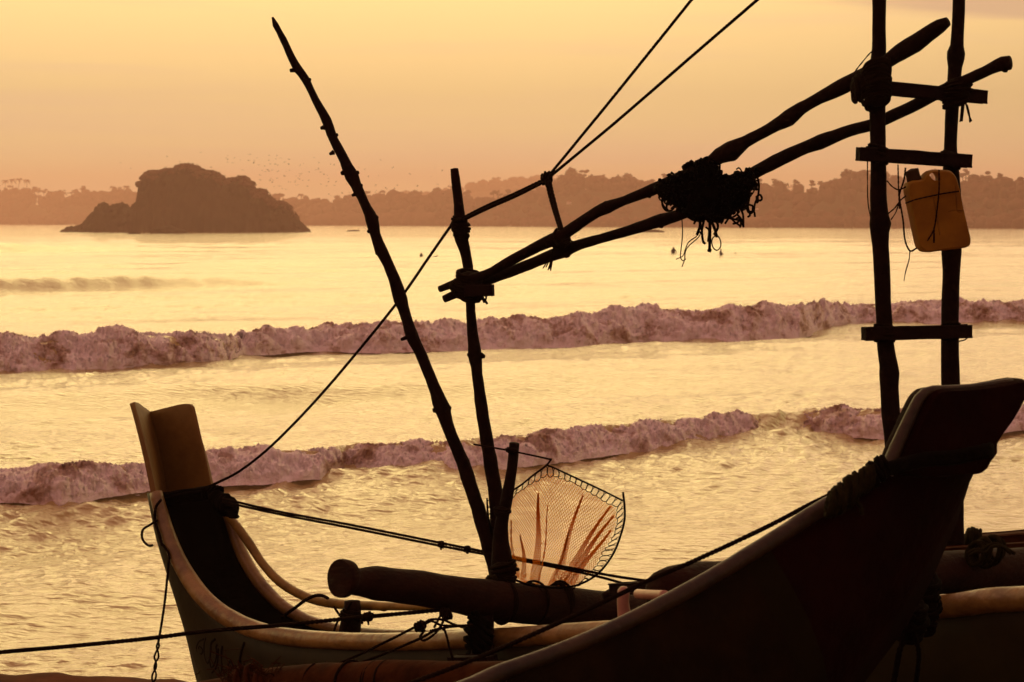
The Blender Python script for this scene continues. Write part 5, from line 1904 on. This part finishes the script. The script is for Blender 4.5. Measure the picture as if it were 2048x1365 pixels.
# ------------------------------------------------------------------ the jerry can
def jerrycan():
    D = 8.78
    root = empty('jerry_can', P(1875, 505, D), 'faded yellow plastic jerry can tied upside on the right upright', 'jerry can')
    root['label'] = 'faded yellow plastic jerry can tied to the right upright'
    out = [(1812, 392), (1810, 378), (1813, 366), (1822, 362), (1840, 360), (1846, 350), (1856, 342), (1870, 340), (1888, 341), (1899, 344), (1908, 356), (1915, 380), (1922, 415), (1930, 450), (1937, 480), (1936, 490), (1926, 496), (1900, 499), (1870, 503), (1852, 505), (1842, 503), (1835, 496), (1828, 468), (1820, 430)]
    hole = [(1854, 352), (1858, 347), (1868, 346), (1873, 350), (1875, 360), (1868, 362), (1861, 360)]
    bm = bmesh.new()
    o = catmull([(a, b, 0) for a, b in out + [out[0]]], n=72)[:-1]
    h = catmull([(a, b, 0) for a, b in hole + [hole[0]]], n=20)[:-1]
    half = .062
    # body as stacked profiles with rounded shoulders front to back
    c = np.array([1874, 425, 0.])
    levels = [(-1.0, .90), (-.86, .965), (-.6, 1.0), (.6, 1.0), (.86, .965), (1.0, .90)]
    rings, hr = [], []
    for (dz, sc) in levels:
        ring = []
        for p in o:
            q = c + (p - c) * (1 - (1 - sc) * .5)
            ring.append(bm.verts.new(P(q[0], q[1], D) + Vector((0, half * dz, 0))))
        rings.append(ring)
        rh = []
        for p in h:
            hc = np.array([1864, 354, 0.])
            q = hc + (p - hc) * (1 + (1 - sc) * 1.2)
            rh.append(bm.verts.new(P(q[0], q[1], D) + Vector((0, half * dz, 0))))
        hr.append(rh)
    for a, b in zip(rings[:-1], rings[1:]):
        for i in range(len(a)):
            j = (i + 1) % len(a)
            bm.faces.new((a[i], a[j], b[j], b[i]))
    for a, b in zip(hr[:-1], hr[1:]):
        for i in range(len(a)):
            j = (i + 1) % len(a)
            bm.faces.new((a[j], a[i], b[i], b[j]))
    for ring, rh in ((rings[0], hr[0]), (rings[-1], hr[-1])):
        edges = []
        for L in (ring, rh):
            for i in range(len(L)):
                e = bm.edges.get((L[i], L[(i + 1) % len(L)]))
                edges.append(e)
        bmesh.ops.triangle_fill(bm, use_beauty=True, use_dissolve=False, edges=edges)
    bmesh.ops.recalc_face_normals(bm, faces=bm.faces)
    me = bpy.data.meshes.new('can_body')
    bm.to_mesh(me)
    bm.free()
    me.polygons.foreach_set('use_smooth', [True] * len(me.polygons))
    me.set_sharp_from_angle(angle=R(40))
    me.materials.append(M_CAN)
    ob = bpy.data.objects.new('can_body', me)
    COL.objects.link(ob)
    ob.parent = root
    ob.matrix_parent_inverse = Matrix.Translation(-root.location)
    # moulded rib panel on the front
    rb = MB()
    for pts in ([(1858, 385), (1862, 400), (1874, 470)], [(1905, 372), (1908, 420), (1915, 425)], [(1890, 424), (1905, 420), (1920, 422)]):
        tube(rb, catmull([tuple(P(x, y, D) + Vector((0, -half - .0005, 0))) for x, y in pts], n=12), .0022, 5)
    rb.build('moulded_rib', M_CAN, root)['kind'] = 'stuff'
    nk = MB()
    tube(nk, catmull([tuple(P(1829, 362, D)), tuple(P(1826, 352, D)), tuple(P(1824, 344, D)), tuple(P(1823, 341, D))], n=8), np.array([.026] * 3 + [.025] * 6)[:9][:len(catmull([tuple(P(1829, 362, D)), tuple(P(1826, 352, D)), tuple(P(1824, 344, D)), tuple(P(1823, 341, D))], n=8))], 16)
    nk.build('cap', M_CAP, root, angle=R(40))
    return D


DC = jerrycan()
def KC(x, y): return P(x, y, 8.70)
CG = 'thin cords around the jerry can'
px_rope('cord', [(1811, 407), (1830, 400), (1860, 393), (1890, 387), (1918, 383)], KC, 3, 'thin cord tied level across the jerry can', 'cord', CG)
px_rope('cord', [(1878, 340), (1878, 380), (1874, 420), (1868, 458), (1855, 482)], KC, 3, 'thin cord running down the middle of the jerry can', 'cord', CG)
px_rope('cord', [(1868, 456), (1868, 472), (1868, 486)], KC, 3.5, 'short doubled cord end near the bottom of the jerry can', 'cord', CG)
px_rope('cord', [(1811, 336), (1808, 360), (1800, 385), (1799, 398), (1806, 440), (1810, 480), (1820, 502), (1833, 497)], KC, 3.6, 'cord looping from the middle rung down under the can corner', 'cord', CG)
px_rope('cord', [(1796, 330), (1797, 372), (1799, 418)], KC, 3, 'straight cord hanging between the left upright and the can', 'cord', CG)
px_rope('cord', [(1774, 362), (1785, 374), (1798, 380), (1812, 374)], KC, 2.8, 'slack cord from the left upright to the can shoulder', 'cord', CG)
px_rope('cord', [(1776, 428), (1790, 416), (1800, 402), (1812, 392)], KC, 2.8, 'cord from the knot on the left upright up to the can', 'cord', CG)
px_rope('cord', [(1782, 440), (1792, 424), (1800, 400)], KC, 2.4, 'second cord just below, from the left upright to the knot', 'cord', CG)
px_rope('cord', [(1820, 502), (1818, 520), (1811, 545), (1808, 562)], KC, 2.2, 'loose cord end dangling below the can', 'cord', CG)
px_rope('cord', [(1735, 322), (1735, 365), (1736, 405), (1741, 436)], KC, 2.2, 'slack cord hanging left of the left upright', 'cord', CG)
px_rope('cord', [(1918, 683), (1930, 680), (1938, 673)], KC, 2.4, 'short cord under the right end of the lowest rung', 'cord', CG)

# ------------------------------------------------------------------ the near canoe
CN, MN = 6.12, .58
def KA(x, y): return PL(x, y, CN, MN)
def KAo(x, y, d): return PL(x, y, CN + d, MN)


near = empty('fishing_canoe', KA(1400, 1600), 'dark out-of-focus canoe with a tall maroon prow at the lower right, nearest of all', 'boat')
ng = [(1772, 946, 22), (1740, 962, 30), (1700, 986, 33), (1632, 1024, 34), (1562, 1070, 34), (1458, 1134, 34), (1376, 1182, 34), (1293, 1225, 34), (1210, 1265, 34), (1100, 1310, 34), (1000, 1346, 36), (920, 1381, 37), (750, 1436, 38), (500, 1486, 38), (200, 1506, 38), (-200, 1496, 38)]
C, rr = pxline(ng, KA, step=.03)
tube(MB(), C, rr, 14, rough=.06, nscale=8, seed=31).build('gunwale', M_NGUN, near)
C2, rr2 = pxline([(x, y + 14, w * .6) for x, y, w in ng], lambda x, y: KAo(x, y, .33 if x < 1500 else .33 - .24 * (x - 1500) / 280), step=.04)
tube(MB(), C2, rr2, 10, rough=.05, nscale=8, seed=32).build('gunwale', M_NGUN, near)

topc = [(1968, 905, 1), (1930, 912, 1), (1880, 922, 1), (1830, 934, 1), (1772, 946, 1), (1740, 966, 1), (1700, 990, 1), (1632, 1028, 1), (1562, 1074, 1), (1458, 1138, 1), (1376, 1186, 1), (1293, 1229, 1), (1210, 1269, 1), (1100, 1314, 1), (1000, 1350, 1), (920, 1385, 1), (750, 1440, 1), (500, 1490, 1), (200, 1510, 1), (-200, 1500, 1)]
botc = [(1958, 925, 1), (1948, 935, 1), (1940, 950, 1), (1928, 985, 1), (1908, 1045, 1), (1885, 1095, 1), (1864, 1145, 1), (1835, 1200, 1), (1800, 1260, 1), (1755, 1320, 1), (1722, 1365, 1), (1660, 1440, 1), (1570, 1540, 1), (1450, 1640, 1), (1300, 1720, 1), (1150, 1780, 1), (900, 1800, 1), (600, 1800, 1), (300, 1800, 1), (-150, 1780, 1)]
TA = resample(catmull([tuple(KA(a, b)) for a, b, _ in topc], n=140), 110)
BA = resample(catmull([tuple(KAo(a, b, .12)) for a, b, _ in botc], n=140), 110)
FA = resample(catmull([tuple(KAo(a, b + 16, .33 if a < 1500 else .33 - .22 * (a - 1500) / 470)) for a, b, _ in topc], n=140), 110)
mb = MB()
rw = 11
nrm = Vector((MN, -1, 0)).normalized()
gridn = []
for i in range(110):
    t_, b_, f_ = Vector(TA[i]), Vector(BA[i]), Vector(FA[i])
    bulge = .07 * smoothf(i / 30)
    for j in range(rw):
        t = j / (rw - 1) * 2 - 1
        if t < 0:
            p = b_.lerp(t_, -t) + nrm * math.sin(-t * math.pi) * bulge
        else:
            p = b_.lerp(f_, t) - nrm * math.sin(t * math.pi) * bulge
        gridn.append(p)
mi = []
for i in range(109):
    for j in range(rw - 1):
        q = (i * rw + j, (i + 1) * rw + j, (i + 1) * rw + j + 1, i * rw + j + 1)
        mb.f.append(q)
        mb.m.append(0 if i < 27 else (2 if i < 30 else 1))
mb.v = [tuple(p) for p in gridn]
nh = mb.build('hull', [M_MAROON, M_DHULL, M_STRIPE], near)
add_solid(nh, .02, 0)


def near_prow():
    out = [(1772, 948), (1785, 905), (1803, 866), (1822, 824), (1836, 795), (1848, 781), (1864, 775), (1900, 773), (1950, 769), (2000, 761), (2026, 756), (2038, 761), (2039, 776), (2028, 802), (2008, 836), (1985, 868), (1974, 888), (1974, 906), (1962, 922), (1945, 945), (1900, 950), (1830, 955)]
    bm = bmesh.new()
    o = catmull([(a, b, 0) for a, b in out + [out[0]]], n=90)[:-1]
    c = np.array([1890, 870, 0.])
    rings = []
    for (dz, sc) in ((-.045, .93), (-.036, .975), (-.018, 1), (.018, 1), (.036, .975), (.045, .93)):
        ring = []
        for p in o:
            q = c + (p - c) * sc
            ring.append(bm.verts.new(KAo(q[0], q[1], .03) - nrm * dz * 1.2))
        rings.append(ring)
    for a, b in zip(rings[:-1], rings[1:]):
        for i in range(len(a)):
            j = (i + 1) % len(a)
            bm.faces.new((a[i], a[j], b[j], b[i]))
    for ring in (rings[0], rings[-1]):
        edges = [bm.edges.get((ring[i], ring[(i + 1) % len(ring)])) for i in range(len(ring))]
        bmesh.ops.triangle_fill(bm, use_beauty=True, use_dissolve=False, edges=edges)
    bmesh.ops.recalc_face_normals(bm, faces=bm.faces)
    me = bpy.data.meshes.new('prow')
    bm.to_mesh(me)
    bm.free()
    me.polygons.foreach_set('use_smooth', [True] * len(me.polygons))
    me.set_sharp_from_angle(angle=R(50))
    me.materials.append(M_MAROON)
    ob = bpy.data.objects.new('prow', me)
    COL.objects.link(ob)
    ob.parent = near
    ob.matrix_parent_inverse = Matrix.Translation(-near.location)
    # rim light on the prow's left and top edges, put in as a paler strip
    ed = MB()
    C, rr = pxline([(1772, 948, 30), (1787, 908, 28), (1805, 867, 26), (1824, 826, 24), (1838, 798, 22), (1850, 785, 20), (1866, 780, 18), (1900, 778, 15), (1950, 774, 14), (2000, 766, 13), (2024, 762, 12)], lambda x, y: KAo(x, y, .0), step=.02)
    tube(ed, C, rr, 10, rough=.04).build('rim_light_strip', M_NGUN, near)


near_prow()
px_near = lambda x, y: PL(x, y, CN - .09, MN)
for k, (y0, y1, r) in enumerate(((944, 898, .012), (952, 905, .012), (938, 892, .011))):
    Q = [px_near(x, y0 + (y1 - y0) * (x - 1745) / (1975 - 1745) + 5 * math.sin(x * .03)) for x in (1745, 1790, 1850, 1910, 1975)]
    Q += [PL(1979, (y1 + 3), CN + .1, MN)]
    m = rope_tube(MB(), [tuple(q) for q in Q], r)
    tag(m.build('binding_rope', M_NETK), 'blurred rope bound across the near prow, the %s of three turns' % ('middle', 'lowest', 'topmost')[k], 'rope', 'rope turns across the near prow')
lashing(px_near(1700, 982), (1, .5, .62), .030, .15, 14, .008, 131, label='blurred heap of rope on the near canoe rail below its prow', group='ropes on the near canoe', material=M_ROPEG, ends=2)
lashing(px_near(1752, 945), (1, .5, .8), .026, .07, 8, .009, 132, label='rope bunched in the notch between near rail and prow', group='ropes on the near canoe', material=M_NETK, ends=0)
px_rope('rail_rope', [(1742, 948), (1690, 976), (1622, 1008), (1556, 1043), (1480, 1080), (1380, 1126), (1300, 1160), (1200, 1208), (1100, 1254), (1000, 1298), (900, 1338), (800, 1375)],
        lambda x, y: PL(x, y, CN + .32, MN), 9.5, 'taut rope running down beside the near canoe rail', 'rope', 'ropes on the near canoe')
px_rope('hanging_rope', [(1826, 1230), (1812, 1270), (1800, 1300), (1792, 1340), (1780, 1400)], lambda x, y: P(x, y, 7.6), 12, 'dark rope hanging in the gap behind the near stem, left one', 'rope', 'ropes behind the near stem', M_NETK)
px_rope('hanging_rope', [(1822, 1240), (1832, 1280), (1838, 1310), (1834, 1350), (1826, 1400)], lambda x, y: P(x, y, 7.6), 10, 'dark rope hanging in the gap behind the near stem, right one', 'rope', 'ropes behind the near stem', M_NETK)
lashing(P(1820, 1240, 7.65), (.1, 0, 1), .05, .10, 10, .008, 133, label='dark wad of rope behind the near stem', group='ropes behind the near stem', material=M_NETK, ends=0)
lashing(P(1845, 1205, 8.1), (.1, .1, 1), .055, .16, 10, .009, 134, label='dark binding over the pale rail beside the near stem', group='ropes behind the near stem', material=M_NETK, ends=0)

# white pegs of the canoe behind
pg = MB()
pp = catmull([(*P(1250, 1300, 7.75), .020), (*P(1249, 1240, 7.75), .021), (*P(1246, 1205, 7.75), .019), (*P(1247, 1190, 7.75), .019), (*P(1247, 1180, 7.75), .018), (*P(1247, 1174, 7.75), .010)], n=22)
tube(pg, pp[:, :3], pp[:, 3], 16)
tag(pg.build('white_peg', M_PEG), 'white rounded peg standing behind the near canoe rail', 'peg', 'white pegs by the second log')
pg = MB()
pp = catmull([(*P(1270, 1188, 7.5), .008), (*P(1274, 1188, 7.5), .014), (*P(1282, 1189, 7.46), .015), (*P(1300, 1190, 7.4), .015), (*P(1330, 1191, 7.3), .015)], n=16)
tube(pg, pp[:, :3], pp[:, 3], 16)
tag(pg.build('white_peg', M_PEG), 'white peg pointing left out of the end of the second log', 'peg', 'white pegs by the second log')
bk = box_between(MB(), P(1232, 1178, 8.1), P(1340, 1172, 7.9), .07, .04, jitter=.12)
tag(bk.build('wood_block', M_WOOD, smooth=False), 'dark wood block behind the upright white peg', 'block')
bk = MB()
tube(bk, catmull([tuple(P(1208, 1196, 8.5)), tuple(P(1224, 1186, 8.5)), tuple(P(1245, 1180, 8.4))], n=8), .018, 8, rough=.2)
tag(bk.build('wood_wedge', M_WOOD), 'rounded dark wedge left of the wood block on the log', 'wedge')

# lower hull band on the right, a darker teal than the rest
# ------------------------------------------------------------------ haze
hz = MB()
x0, x1, y0, y1, z0, z1 = -1700, 1700, -75, 3800, -2.6, 72
hz.add([(x0, y0, z0), (x1, y0, z0), (x1, y1, z0), (x0, y1, z0), (x0, y0, z1), (x1, y0, z1), (x1, y1, z1), (x0, y1, z1)],
       [(0, 3, 2, 1), (4, 5, 6, 7), (0, 1, 5, 4), (1, 2, 6, 5), (2, 3, 7, 6), (3, 0, 4, 7)])
hm = bpy.data.materials.new('haze')
hm.use_nodes = True
nn, ll = hm.node_tree.nodes, hm.node_tree.links
nn.clear()
pv = nn.new('ShaderNodeVolumePrincipled')
pv.inputs['Color'].default_value = (0.80, 0.505, 0.47, 1)
pv.inputs['Density'].default_value = 0.00038
pv.inputs['Anisotropy'].default_value = 0.6
om = nn.new('ShaderNodeOutputMaterial')
ll.new(pv.outputs[0], om.inputs['Volume'])
ho = hz.build('haze', hm, smooth=False)
tag(ho, 'warm evening haze over the bay', kind='stuff')
